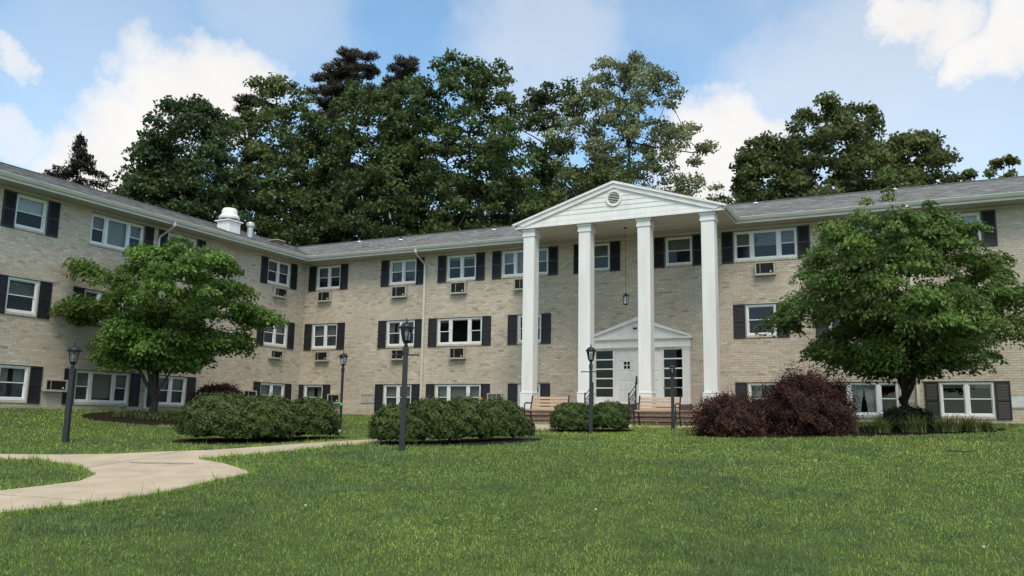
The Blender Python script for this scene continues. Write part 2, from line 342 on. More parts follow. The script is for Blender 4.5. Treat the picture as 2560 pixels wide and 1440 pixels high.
BEDB = smooth_poly([(15.15, -15.7), (16.2, -15.1), (17.3, -12.6), (17.0, -11.2), (15.5, -11.8), (15.12, -14)])
BEDC = smooth_poly([(15.85, -8.9), (17.9, -8.3), (17.9, -6.9), (16, -7.1)])
for i, (P, lb) in enumerate([(BEDR, 'dark mulch bed under the barberry shrubs and spreading tree'), (BEDL, 'dark mulch bed round the young maple by the brick wall'), (BEDA, 'mulch strip under the shrubs by the taped lamp post'), (BEDB, 'mulch strip under the long shrub row beside the path'), (BEDC, 'mulch under the shrub pair facing the porch')]):
    tag(sheet('mulch_bed', P, MULCH, .02), lb, 'mulch', kind='structure')

# ------------------------------------------------------------------ the building
B = empty('apartment_building', (0, 0, 0), 'three-storey buff brick apartment building with black shutters and white columned portico', 'building')
TFC = lambda p: (p[0], -p[1], p[2])
TFL = lambda p: (p[1], p[0], p[2])
WM = lambda w: MB(TFC if w == 'c' else TFL, True)
Z3, Z2, Z1 = (5.72, 6.73), (3.07, 4.12), (.40, 1.43)
# wing, u0, u1, (z0,z1), lights, shutters(left,right), inside
WIN = [
 ('c', .67, 1.97, Z3, 2, 'LR', 'slat'), ('c', 4.60, 5.93, Z3, 2, 'LR', 'shade'), ('c', 7.45, 8.80, Z3, 2, 'LR', 'dark'), ('c', 10.0, 12.01, Z3, 3, 'LR', 'drape'),
 ('c', 13.53, 14.54, Z3, 1, 'LR', 'slat'), ('c', 16.70, 17.67, Z3, 1, 'LR', 'slatup'), ('c', 19.17, 21.28, Z3, 3, 'LR', 'slatup'), ('c', 22.45, 23.85, Z3, 2, 'LR', 'white'), ('c', 25.38, 26.77, Z3, 2, 'LR', 'white'),
 ('c', .58, 1.94, Z2, 2, 'LR', 'drape'), ('c', 4.57, 5.95, Z2, 2, 'LR', 'curtain'), ('c', 7.08, 9.14, Z2, 3, 'LR', 'dark'), ('c', 10.75, 11.74, Z2, 1, 'LR', 'dark'),
 ('c', 19.52, 20.52, Z2, 1, 'LR', 'dark'), ('c', 22.22, 24.22, Z2, 3, 'LR', 'slat'), ('c', 25.38, 26.80, Z2, 2, 'LR', 'slat'),
 ('c', .30, 1.31, Z1, 1, 'LR', 'curtain'), ('c', 4.54, 5.90, Z1, 2, 'LR', 'shade'), ('c', 7.06, 9.15, Z1, 3, 'LR', 'shade'), ('c', 10.80, 11.73, Z1, 1, 'LR', 'dark'),
 ('c', 19.53, 20.51, Z1, 1, 'LR', 'curtain'), ('c', 22.14, 24.18, Z1, 3, '', 'parted'), ('c', 25.35, 26.81, Z1, 2, 'LR', 'dark'),
 ('l', -2.41, -1.01, Z3, 2, 'LR', 'slat'), ('l', -7.74, -6.37, Z3, 2, 'LR', 'white'), ('l', -10.91, -8.82, Z3, 3, 'R', 'fan'), ('l', -13.54, -12.54, Z3, 1, 'LR', 'cloud_reflection'),
 ('l', -2.41, -.98, Z2, 2, 'LR', 'drape'), ('l', -7.72, -6.36, Z2, 2, 'LR', 'slat'), ('l', -10.92, -8.84, Z2, 3, 'LR', 'shade'), ('l', -13.53, -12.54, Z2, 1, 'LR', 'slat'),
 ('l', -2.41, -.96, Z1, 2, 'LR', 'shade'), ('l', -7.69, -6.35, Z1, 2, 'LR', 'slat'), ('l', -10.94, -8.86, Z1, 3, 'LR', 'shade'), ('l', -13.5, -12.56, Z1, 1, 'LR', 'curtain'),
]
# wing, u0, u1, z0, z1, kind  (through-wall air conditioners)
ACS = [('c', .88, 1.56, 5.13, 5.56, 1), ('c', 4.83, 5.55, 5.12, 5.57, 1), ('c', 7.72, 8.42, 5.13, 5.58, 1), ('c', 10.63, 11.33, 5.13, 5.56, 1), ('c', 19.90, 20.55, 5.14, 5.56, 1),
       ('c', .90, 1.60, 2.49, 2.89, 1), ('c', 4.94, 5.66, 2.48, 2.89, 1), ('c', 7.76, 8.45, 2.47, 2.90, 1),
       ('c', 1.72, 2.36, .67, 1.03, 1), ('c', 3.43, 4.07, .68, 1.04, 2), ('c', 9.54, 10.17, .71, 1.07, 3), ('c', 27.21, 27.88, .65, 1.04, 4),
       ('l', -2.05, -1.30, 5.16, 5.54, 1), ('l', -2.06, -1.34, 2.5, 2.83, 1), ('l', -12.07, -11.33, .72, 1.07, 1), ('l', -5.92, -5.21, .72, 1.07, 4), ('l', -3.49, -2.77, .72, 1.07, 1)]
SILL = .085
holes = {'c': [], 'l': []}
for w, a, b, (z0, z1), *_ in WIN: holes[w].append((a - .01, b + .01, z0 - SILL, z1 + .01))
for w, a, b, z0, z1, k in ACS: holes[w].append((a, b, z0, z1))
DOORH = (13.80, 17.54, .0, 3.02); holes['c'].append(DOORH)
EXT = {'c': (0.0, 34.0), 'l': (-22.0, 0.0)}; ZB, ZT = -.35, 6.86
CH, BL, BH, JT = .0785, .245, .0700, .0085

def wall(w):
    u0, u1 = EXT[w]; H = holes[w]
    us = sorted({u0, u1, *[h[0] for h in H], *[h[1] for h in H]}); zs = sorted({ZB, ZT, *[h[2] for h in H], *[h[3] for h in H]})
    m = WM(w)
    for i in range(len(us) - 1):
        run = None
        for j in range(len(zs) - 1):
            uc, zc = (us[i] + us[i + 1]) / 2, (zs[j] + zs[j + 1]) / 2
            solid = not any(h[0] < uc < h[1] and h[2] < zc < h[3] for h in H)
            if solid: run = [zs[j], zs[j + 1]] if run is None else [run[0], zs[j + 1]]
            if run and (not solid or j == len(zs) - 2):
                m.add([(us[i], -.006, run[0]), (us[i + 1], -.006, run[0]), (us[i + 1], -.006, run[1]), (us[i], -.006, run[1])], [(0, 3, 2, 1)]); run = None
    for a, b, c, d in H:   # reveals
        v = [(a, -.002, c), (b, -.002, c), (b, -.002, d), (a, -.002, d), (a, -.2, c), (b, -.2, c), (b, -.2, d), (a, -.2, d)]
        m.add(v, [(0, 1, 5, 4), (1, 2, 6, 5), (2, 3, 7, 6), (3, 0, 4, 7)])
    wo_ = m.build('wall', MORTAR, B)
    # bricks, course by course in running bond, cut at the openings
    rows = []
    nrow = int((ZT - ZB) / CH)
    for r in range(nrow):
        z0 = ZB + r * CH; z1 = z0 + BH; zc = (z0 + z1) / 2
        cuts = sorted([(h[0], h[1]) for h in H if h[2] - .02 < zc < h[3] + .02])
        off = (.5 if r % 2 else 0) * BL
        u = u0 - off
        while u < u1:
            segs = [(max(u, u0), min(u + BL - JT, u1))]
            for a, b in cuts:
                ns = []
                for s0, s1 in segs:
                    if b <= s0 or a >= s1: ns.append((s0, s1))
                    else:
                        if a - s0 > .025: ns.append((s0, a - .004))
                        if s1 - b > .025: ns.append((b + .004, s1))
                segs = ns
            full = len(segs) == 1 and abs(segs[0][1] - segs[0][0] - (BL - JT)) < 1e-6
            rows += [(s0, s1, z0, z1, full) for s0, s1 in segs if s1 - s0 > .02]
            u += BL
    A = np.array(rows); full = A[:, 4] > .5
    single = np.zeros(len(A), bool)
    if w == 'c':
        uc = (A[:, 0] + A[:, 1]) / 2; zc = A[:, 2]
        ok = full & (uc > 25) & (uc < 27.75) & (zc > .2)
        idx = np.where(ok)[0]; d = (uc[idx] - CAM.x) ** 2 * 0 - uc[idx]
        single[idx[np.argsort(d)][:300]] = True
    S = A[~single]; n = len(S)
    f0 = RNG.uniform(-.0005, .0015, n); tilt = RNG.normal(0, .0008, n)
    o_b = np.full(n, -.0065); V = np.empty((n, 8, 3)); e = .002
    for k, (ui, zi, fr) in enumerate([(0, 2, 0), (1, 2, 0), (1, 3, 0), (0, 3, 0), (0, 2, 1), (1, 2, 1), (1, 3, 1), (0, 3, 1)]):
        du = e * fr * (1 if ui == 0 else -1); dz = e * fr * (1 if zi == 2 else -1)
        V[:, k, 0] = S[:, ui] + du; V[:, k, 2] = S[:, zi] + dz; V[:, k, 1] = o_b if not fr else f0 + (tilt if ui else -tilt)
    P = V.copy()
    if w == 'c': P[..., 1] = -V[..., 1]
    else: P[..., 0] = V[..., 1]; P[..., 1] = V[..., 0]
    q = np.array([(4, 7, 6, 5), (0, 4, 5, 1), (1, 5, 6, 2), (2, 6, 7, 3), (3, 7, 4, 0)])
    F = (np.arange(n)[:, None, None] * 8 + q).reshape(-1, 4)
    base = np.array([.548, .474, .380]); t = RNG.normal(1, .065, n).clip(.7, 1.25)
    col = base * t[:, None]
    pk = RNG.random(n); col[pk < .08] *= (.90, .85, .82); col[(pk > .10) & (pk < .2)] *= (1.07, 1.08, 1.09); col[pk > .975] *= (.74, .70, .68); col[(pk > .87) & (pk < .95)] *= (1.03, .96, .9)
    # old water marks low on the wall, with a ragged edge of their own
    uu = S[:, 0]; low = np.clip(1 - (S[:, 2] - .1) / (.45 + .25 * np.sin(uu * 1.7) + .2 * np.sin(uu * 4.1 + 2)), 0, 1)
    col *= 1 - low[:, None] * np.array([.06, .13, .17])
    for w2, a_, b_, q0, q1, k_ in ACS:      # rust and drip marks under the air conditioners
        if w2 != w or k_ != 1: continue
        um = (S[:, 0] + S[:, 1]) / 2; fall = np.clip((q0 - S[:, 2]) / .75, 0, 1); inside = (um > a_ - .12) & (um < b_ + .12) & (S[:, 2] < q0)
        col[inside] *= (1 - .20 * (1 - fall[inside]) * (.45 + .55 * RNG.random(inside.sum())))[:, None]
    for w2, a_, b_, (q0, q1), *_ in WIN:     # rain streaks at the ends of the sills
        if w2 != w: continue
        um = (S[:, 0] + S[:, 1]) / 2
        for ue in (a_, b_):
            inside = (np.abs(um - ue) < .16) & (S[:, 2] < q0) & (S[:, 2] > q0 - .55); col[inside] *= (1 - .10 * RNG.random(inside.sum()))[:, None]
    big_ = 1 + .045 * np.sin(uu * .9 + S[:, 2] * 1.3) + .04 * np.sin(uu * 2.3 - S[:, 2] * .8 + 1)
    col *= big_[:, None]
    o = np_mesh('brickwork', P.reshape(-1, 3), F, BRICK, wo_, np.repeat(col, 8, 0)); o['kind'] = 'stuff'
    if single.any():
        m = MB(); l, h = (BL - JT) / 2, BH / 2; e = .002
        m.add([(-l, .0065, -h), (l, .0065, -h), (l, .0065, h), (-l, .0065, h), (-l + e, 0, -h + e), (l - e, 0, -h + e), (l - e, 0, h - e), (-l + e, 0, h - e)], [(4, 5, 6, 7), (0, 1, 5, 4), (1, 2, 6, 5), (2, 3, 7, 6), (3, 0, 4, 7)])
        first = m.build('brick', BRICK1, wo_); me = first.data
        for i, s in enumerate(A[single]):
            b = first if i == 0 else bpy.data.objects.new('brick', me)
            if i: COL.objects.link(b); b.parent = wo_
            b.location = ((s[0] + s[1]) / 2, -random.uniform(-.001, .004), (s[2] + s[3]) / 2)
    return wo_
wall('c'); wall('l')
# plain outer faces of the wings that close the volume
m = MB(); m.box(34.0, 34.02, .02, 10, ZB, 6.86); m.box(-10, 34, 10, 10.02, ZB, 6.86); m.box(-10.02, -10, -22, 10, ZB, 6.86); m.box(-10, -.02, -22.02, -22, ZB, 6.86)
m.add([(34, 0, 6.86), (34, 10, 6.86), (34, 5, 9.0)], [(0, 1, 2)]); m.add([(-10, -22, 6.86), (0, -22, 6.86), (-5, -22, 9.0)], [(0, 1, 2)])
m.build('rear_wall', MORTAR, B)

def ring(m, a, b, z0, z1, t, o0, o1):
    m.box(a, b, o0, o1, z0, z0 + t); m.box(a, b, o0, o1, z1 - t, z1); m.box(a, a + t, o0, o1, z0 + t, z1 - t); m.box(b - t, b, o0, o1, z0 + t, z1 - t)
def slats(m, a, b, z0, z1, o, pitch=.05):
    z = z1 - pitch
    while z > z0:
        m.add([(a, o, z), (b, o, z), (b, o - .02, z + pitch * .85), (a, o - .02, z + pitch * .85)], [(0, 1, 2, 3)]); z -= pitch
def folds(m, a0, a1, b0, b1, z0, z1, o, n=26):
    """hanging cloth: spans a0..a1 at the top and b0..b1 at the bottom"""
    vs = []; fs = []
    for j in range(6):
        t = j / 5; z = z1 + (z0 - z1) * t; l = a0 + (b0 - a0) * t; r = a1 + (b1 - a1) * t
        for i in range(n + 1): vs.append((l + (r - l) * i / n, o + .018 * math.sin(i * 1.55) * (.5 + .5 * t), z))
    for j in range(5):
        for i in range(n): k = j * (n + 1) + i; fs.append((k, k + 1, k + n + 2, k + n + 1))
    m.add(vs, fs)
def window(w, a, b, zz, k, sh, inside):
    z0, z1 = zz; fr = .055
    m = WM(w); ring(m, a, b, z0, z1, fr, -.13, -.028)
    m.box(a - .0, b + .0, -.13, -.018, z0 - .012, z0 + .0)
    # light bays
    if k == 1: bays = [(a + fr, b - fr, 1)]
    elif k == 2: c = (a + b) / 2; m.box(c - .055, c + .055, -.13, -.034, z0 + fr, z1 - fr); bays = [(a + fr, c - .055, 1), (c + .055, b - fr, 1)]
    else:
        q = (b - a); c0, c1 = a + q * .285, b - q * .285
        for c in (c0, c1): m.box(c - .055, c + .055, -.13, -.034, z0 + fr, z1 - fr)
        bays = [(a + fr, c0 - .055, 1), (c0 + .055, c1 - .055, 0), (c1 + .055, b - fr, 1)]
    win = m.build('window', VINYL, B)
    zm = (z0 + z1) / 2 + random.uniform(-.01, .01)
    for i, (p, q, hung) in enumerate(bays):
        parts = [(zm - .016, z1 - fr, -.062, GLASS), (z0 + fr, zm + .016, -.088, SCREEN)] if hung else [(z0 + fr, z1 - fr, -.062, GLASS)]
        for s0, s1, o, gm in parts:
            m = WM(w); ring(m, p + .001, q - .001, s0, s1, .03, o - .022, o); m.build('sash', VINYL, win)
            m = WM(w); m.add([(p + .03, o - .012, s0 + .03), (q - .03, o - .012, s0 + .03), (q - .03, o - .012, s1 - .03), (p + .03, o - .012, s1 - .03)], [(0, 3, 2, 1)]); m.build('pane', gm, win)
        o = -.16; l, r_, lo, hi = p - .03, q + .03, z0 + .02, z1 - .02
        sty = inside
        if sty == 'fan': sty = 'drape' if i == 1 else 'slatup'
        if sty == 'parted': sty = 'parted' if i == 1 else 'dark'
        m = WM(w); nm, mt = 'blind', BLIND
        if sty == 'slat': slats(m, l, r_, lo + random.choice([0, 0, .3]), hi, o)
        elif sty == 'slatup': slats(m, l, r_, zm - .05, hi, o)
        elif sty == 'shade': m.box(l, r_, o - .004, o, lo + random.choice([.0, .05, .12]), hi); mt = BLIND; nm = 'shade'
        elif sty == 'white': m.box(l, r_, o - .004, o, zm - .1 if w == 'c' else lo, hi); mt = CURT; nm = 'shade'
        elif sty == 'cloud_reflection': m.box(l, r_, o - .004, o, zm, hi); mt = CURT; nm = 'shade'  # white sheet painted in for the bright cloud mirrored in the upper sash
        elif sty == 'drape': folds(m, l, r_, l, r_, lo, hi, o - .03); mt = BLIND; nm = 'curtain'
        elif sty == 'curtain': folds(m, l, l + (r_ - l) * .42, l, l + (r_ - l) * .4, lo, hi, o - .03); folds(m, l + (r_ - l) * .6, r_, l + (r_ - l) * .62, r_, lo, hi, o - .03); mt = BLIND; nm = 'curtain'
        elif sty == 'parted': c = (l + r_) / 2; folds(m, l, c + .02, l, c - .14, lo, hi, o - .03); folds(m, c - .02, r_, c + .1, r_, lo, hi, o - .045); mt = CURT; nm = 'curtain'
        elif sty == 'dark': m.box(l, r_, o - .004, o, hi - random.uniform(.05, .16), hi); nm = 'shade'
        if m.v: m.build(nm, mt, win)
    m = WM(w); m.add([(a - .05, -.19, z0 - .05), (b + .05, -.19, z0 - .05), (b + .05, -.19, z1 + .05), (a - .05, -.19, z1 + .05), (a - .15, -1.1, z0 - .2), (b + .15, -1.1, z0 - .2), (b + .15, -1.1, z1 + .1), (a - .15, -1.1, z1 + .1)], [(4, 5, 6, 7), (0, 1, 5, 4), (1, 2, 6, 5), (2, 3, 7, 6), (3, 0, 4, 7)])
    m.build('room_interior', DARK, win)
    # rowlock sill: bricks on edge, sloping out
    m = WM(w); n = max(6, round((b - a + .02) / .082)); wd = (b - a + .016) / n
    for i in range(n):
        u = a - .008 + i * wd; j = random.uniform(-.003, .003)
        m.add([(u + .006, -.12, z0 - SILL), (u + wd - .006, -.12, z0 - SILL), (u + wd - .006, .035 + j, z0 - SILL - .004), (u + .006, .035 + j, z0 - SILL - .004), (u + .006, -.12, z0 - .014), (u + wd - .006, -.12, z0 - .014), (u + wd - .006, .03 + j, z0 - .024), (u + .006, .03 + j, z0 - .024)],
              [(0, 3, 2, 1), (4, 5, 6, 7), (0, 1, 5, 4), (1, 2, 6, 5), (2, 3, 7, 6), (3, 0, 4, 7)])
    m.build('brick_sill', BRICK1, win)
    if z1 < 6:
        m = WM(w); m.box(a - .06, b + .06, -.06, .006, z1 + .012, z1 + .028); m.build('lintel', LINTEL, win)
    for s in sh:
        s0, s1 = (a - .43, a - .03) if s == 'L' else (b + .03, b + .43)
        if w == 'l' : s0, s1 = s0, s1
        shutter(w, s0, s1, z0 - .10, z1 + .03)
SHM = {}
def shutter(w, a, b, z0, z1):
    key = (w, round(z1 - z0, 2))
    if key not in SHM:
        m = WM(w); W2, H = b - a, z1 - z0; zc = H * .5
        m.box(0, .05, .002, .034, 0, H); m.box(W2 - .05, W2, .002, .034, 0, H)
        for q0, q1 in ((0, .06), (zc - .03, zc + .03), (H - .06, H)): m.box(.05, W2 - .05, .002, .033, q0, q1)
        for l0, l1 in ((.06, zc - .03), (zc + .03, H - .06)):
            n = int((l1 - l0) / .042); p = (l1 - l0) / n
            for i in range(n):
                z = l0 + i * p; m.add([(.05, .026, z), (W2 - .05, .026, z), (W2 - .05, .008, z + p), (.05, .008, z + p), (.05, .006, z), (W2 - .05, .006, z)], [(0, 1, 2, 3), (0, 4, 5, 1)])
        o = m.build('shutter', SHUT, B); SHM[key] = o.data
    else:
        o = bpy.data.objects.new('shutter', SHM[key]); COL.objects.link(o); o.parent = B
    o.location = (a, -.001, z0) if w == 'c' else (.001, a, z0)
for wdef in WIN: window(*wdef)

def aircon(w, a, b, z0, z1, kind):
    pr = .16 if kind in (1, 3) else .03
    m = WM(w); ring(m, a - .01, b + .01, z0 - .01, z1 + .01, .045, -.1, pr)
    if kind in (1, 3): m.box(a - .02, b + .02, .0, pr + .01, z0 - .03, z0 - .012)
    ac = m.build('air_conditioner', ACMET, B)
    g0, g1, h0, h1 = a + .035, b - .035, z0 + .035, z1 - .035
    if kind == 4:
        m = WM(w); m.box(g0, g1, .0, .025, h0, h1); m.box((g0 + g1) / 2 - .05, (g0 + g1) / 2 + .05, .025, .032, (h0 + h1) / 2 - .008, (h0 + h1) / 2 + .004); m.build('cover_panel', AGED, ac); return
    if kind == 2:
        m = WM(w); m.box(g0, g1, .0, .012, h0, h1); m.build('cover_panel', ACMET, ac); return
    m = WM(w); m.add([(g0, pr - .06, h0), (g1, pr - .06, h0), (g1, pr - .06, h1), (g0, pr - .06, h1)], [(0, 3, 2, 1)])
    n = 9; p = (h1 - h0) / n
    for i in range(n): m.box(g0, g1, pr - .05, pr - .02, h0 + i * p, h0 + i * p + p * .3)
    m.build('grille', GRILLE, ac)
    m = WM(w)
    if kind == 3:
        for t in (.25, .5, .75): m.box(g0, g1, pr - .019, pr - .008, h0 + (h1 - h0) * t - .008, h0 + (h1 - h0) * t + .008)
        for t in (.33, .66): m.box(g0 + (g1 - g0) * t - .008, g0 + (g1 - g0) * t + .008, pr - .0075, pr + .0, h0, h1)
        m.build('guard_bars', ACMET, ac)
    else:
        u = g0 + (g1 - g0) * random.choice([.22, .3, .34]); m.box(u - .008, u + .008, pr - .019, pr - .009, h0, h1); m.build('divider', ACMET, ac)
        m = WM(w); u = g1 - .1; m.box(u - .022, u + .022, pr - .019, pr - .006, h0 + .04, h0 + .085); m.build('white_dot', WHITE, ac)  # small white block low near one end of the grille
for a in ACS: aircon(*a)

# ------------------------------------------------------------------ eaves and roof
OV, ZE, ZR, BR = .76, 7.05, 9.05, 5.0
SL = (ZR - ZE) / (BR + OV)
PX0, PX1 = 11.93, 19.42          # portico roof edges
def soff(m, pts, z): m.add([(x, y, z) for x, y in pts], [tuple(range(len(pts)))])
m = MB(); soff(m, [(.0, .0), (OV - .02, -OV + .02), (34.5, -OV + .02), (34.5, 0)][::-1], 6.865); m.build('soffit', SOFFIT, B); m = MB(); soff(m, [(0, 0), (0, -22.5), (OV - .02, -22.5), (OV - .02, -OV + .02)], 6.865)
m.build('soffit', SOFFIT, B)
m = MB(); m.box(OV, 34.5, -OV, -OV + .02, 6.855, 7.06); m.build('fascia', TRIM, B); m = MB(); m.box(OV - .02, OV, -22.5, -OV + .02, 6.855, 7.06); m.build('fascia', TRIM, B)
m = MB(); m.box(.03, 34, -.03, -.004, 6.79, 6.862); m.build('frieze_board', TRIM, B); m = MB(); m.box(.004, .03, -22, -.004, 6.79, 6.862); m.build('frieze_board', TRIM, B)
GP = [(.0, .0), (.055, .0), (.085, .04), (.11, .09), (.122, .1), (.122, .118), (.104, .118), (.1, .1), (.07, .045), (.05, .014), (.01, .014), (.01, .11), (0, .11)]
def gutter(p0, p1, out, mit0=0, mit1=0):
    """K-style gutter swept from p0 to p1; out = outward unit vector; mitre factors lengthen with projection"""
    p0, p1, out = Vector(p0), Vector(p1), Vector(out); t = (p1 - p0).normalized(); n = len(GP)
    vs = [p0 + out * a + Vector((0, 0, z)) + t * a * mit0 for a, z in GP] + [p1 + out * a + Vector((0, 0, z)) + t * a * mit1 for a, z in GP]
    fs = [(i, (i + 1) % n, n + (i + 1) % n, n + i) for i in range(n)] + [tuple(range(n))[::-1], tuple(range(n, 2 * n))]
    MB().add(vs, fs).build('gutter', GUTTER, B)
gz = 6.935
gutter((OV, -OV, gz), (PX0 - .13, -OV, gz), (0, -1, 0), 1, 0)
gutter((PX1 + .0, -OV, gz), (34.5, -OV, gz), (0, -1, 0), 1, 0)
gutter((OV, -22.5, gz), (OV, -OV, gz), (1, 0, 0), 0, -1)
gutter((PX1, -2.80, gz), (PX1, -OV, gz), (1, 0, 0), 0, -1)
gutter((PX0, -2.80, gz), (PX0, -OV, gz), (-1, 0, 0), 0, 0)
def downspout(w, u, zb):
    m = WM(w); s = .042
    def sect(pts):
        vs = []
        for o, z, do, dz in pts: vs += [(u - s, o - do, z - dz), (u + s, o - do, z - dz), (u + s, o + do, z + dz), (u - s, o + do, z + dz)]
        n = len(pts); m.add(vs, [(i * 4 + k, i * 4 + (k + 1) % 4, i * 4 + 4 + (k + 1) % 4, i * 4 + 4 + k) for i in range(n - 1) for k in range(4)] + [(3, 2, 1, 0), tuple(range(n * 4 - 4, n * 4))])
    sect([(.82, 6.94, .034, 0), (.82, 6.82, .034, .0), (.80, 6.76, .03, .02), (.12, 6.46, .02, .03), (.06, 6.36, .034, .01), (.055, zb + .12, .032, 0), (.09, zb + .05, .025, .02), (.26, zb - .01, .012, .03)])
    ds = m.build('downspout', DOWN, B)
    for z in (5.0, 2.3, .9):
        m = WM(w); m.box(u - .06, u + .06, .018, .094, z, z + .03); m.build('strap', DOWN, ds)
downspout('c', 6.42, .16); downspout('c', 24.74, .2); downspout('l', -8.2, .2)
# roof decks
V0 = (OV, -OV)
m = MB()
def rp(x, y, z): return (x, y, z)
d = .02
m.add([(OV + .03, -OV - .03, ZE - d), (34.6, -OV - .03, ZE - d), (34.6, BR, ZR - d), (-BR, BR, ZR - d)], [(0, 1, 2, 3)])
m.add([(OV + .03, -OV - .03, ZE - d), (-BR, BR, ZR - d), (-BR, -22.6, ZR - d), (OV + .03, -22.6, ZE - d)], [(0, 1, 2, 3)])
m.add([(-BR, BR, ZR - d), (34.6, BR, ZR - d), (34.6, 10.76, ZE - d), (-10.76, 10.76, ZE - d)], [(0, 1, 2, 3)])
m.add([(-BR, BR, ZR - d), (-10.76, 10.76, ZE - d), (-10.76, -22.6, ZE - d), (-BR, -22.6, ZR - d)], [(0, 1, 2, 3)])
roof = m.build('roof', ROOFD, B)
def shingles(org, along, up, nrm_, la, lu, keep, expo=.15, tw=.31):
    org, along, up, nrm_ = [np.array(v, float) for v in (org, along, up, nrm_)]
    rows = int(lu / expo); out = []; 
    for r in range(rows):
        n = int(la / tw) + 1; a0 = np.arange(n) * tw - (r % 3) * tw / 3 + RNG.uniform(-.02, .02); out.append(np.c_[a0, np.full(n, r * expo)])
    A = np.concatenate(out); mid = org + (A[:, :1] + tw / 2) * along + (A[:, 1:] + expo / 2) * up; A = A[keep(mid)]
    n = len(A); th = RNG.uniform(.006, .018, n); dl = RNG.uniform(-.012, .012, n); V = np.empty((n, 8, 3))
    ln = expo * 1.15
    for k, (i, j, top) in enumerate([(0, 0, 0), (1, 0, 0), (1, 1, 0), (0, 1, 0), (0, 0, 1), (1, 0, 1), (1, 1, 1), (0, 1, 1)]):
        a = A[:, 0] + (tw - .012) * i + .006; u_ = A[:, 1] + (ln * j) + dl * (1 - j)
        h = np.where(top, th, 0) * (1 - .55 * j) + .002
        V[:, k] = org + a[:, None] * along + u_[:, None] * up + h[:, None] * nrm_
    q = np.array([(4, 5, 6, 7), (0, 1, 5, 4), (1, 2, 6, 5), (3, 0, 4, 7)])
    F = (np.arange(n)[:, None, None] * 8 + q).reshape(-1, 4)
    t = RNG.normal(1, .2, n).clip(.5, 1.6); col = np.array([.235, .232, .225]) * t[:, None]; wr = RNG.random(n) < .12; col[wr] *= (1.1, 1.0, .88)
    o = np_mesh('shingles', V.reshape(-1, 3), F, SHING, roof, np.repeat(col, 8, 0)); o['kind'] = 'stuff'
nf = math.hypot(1, SL); lu = math.hypot(BR + OV, ZR - ZE)
PZ = 8.25; PSL = (PZ - ZE) / ((PX1 - PX0) / 2); PXC = (PX0 + PX1) / 2
def over_portico(Mi):   # under the portico's own roof
    h = PZ - PSL * np.abs(Mi[:, 0] - PXC); return (np.abs(Mi[:, 0] - PXC) < (PX1 - PX0) / 2 + .05) & (h > Mi[:, 2] + .02)
shingles((-6, -OV - .03, ZE - .02), (1, 0, 0), (0, 1 / nf, SL / nf), (0, -SL / nf, 1 / nf), 40.6, lu, lambda Mi: (Mi[:, 0] > -Mi[:, 1] + .04) & (Mi[:, 0] < 34.6) & ~over_portico(Mi))
shingles((OV + .03, -22.6, ZE - .02), (0, 1, 0), (-1 / nf, 0, SL / nf), (SL / nf, 0, 1 / nf), 28.5, lu, lambda Mi: (Mi[:, 1] < -Mi[:, 0] - .04))
m = MB(); m.prism([(BR - .14, ZR - .03), (BR + .14, ZR - .03), (BR, ZR + .035)], 0, -BR, 34.6); m.build('ridge_cap', SHING if False else ROOFD, roof)
m = MB(); m.prism([(-BR - .14, ZR - .03), (-BR + .14, ZR - .03), (-BR, ZR + .035)], 1, -22.6, BR); m.build('ridge_cap', ROOFD, roof)

# ------------------------------------------------------------------ portico
YF = -2.70
port = B
m = MB(); m.add([(PX0 + .02, YF + .02, 6.885), (PX1 - .02, YF + .02, 6.885), (PX1 - .02, -.031, 6.885), (PX0 + .02, -.031, 6.885)], [(0, 3, 2, 1)]); m.build('ceiling', TRIM, port)
for a in (PX0 + .02, PX1 - .045): m = MB(); m.box(a, a + .025, YF + .0, -OV - .002, 6.875, 7.04); m.build('side_fascia', TRIM, port)
# thin joints of the ceiling boards
m = MB(); m.box(PX0 + .05, PX1 - .05, -1.02, -1.0, 6.876, 6.884); m.build('ceiling_batten', SOFFIT, port)
# gable roof of the portico running back into the main roof
yb = -OV + (PZ - ZE) / SL
m = MB(); hw = (PX1 - PX0) / 2 + .06; ez = PZ - PSL * hw
for s in (-1, 1):
    a = PXC + s * hw
    m.add([(a, YF - .1, ez - .01), (PXC, YF - .1, PZ + .0), (PXC, yb + .2, PZ + .0), (a, -OV + .0, ez - .01)], [(0, 1, 2, 3) if s < 0 else (3, 2, 1, 0)])
    m.add([(a, YF - .1, ez + .03), (PXC, YF - .1, PZ + .04), (PXC, yb + .2, PZ + .04), (a, -OV + .0, ez + .03)], [(0, 1, 2, 3) if s < 0 else (3, 2, 1, 0)])
m.build('portico_roof', ROOFD, port)
PH = PZ - .03; ZC0 = 7.07
m = MB(); m.box(PX0 + .05, PX1 - .05, YF - .022, YF + .05, 6.885, ZC0); PED = m.build('pediment', WHITE, B)
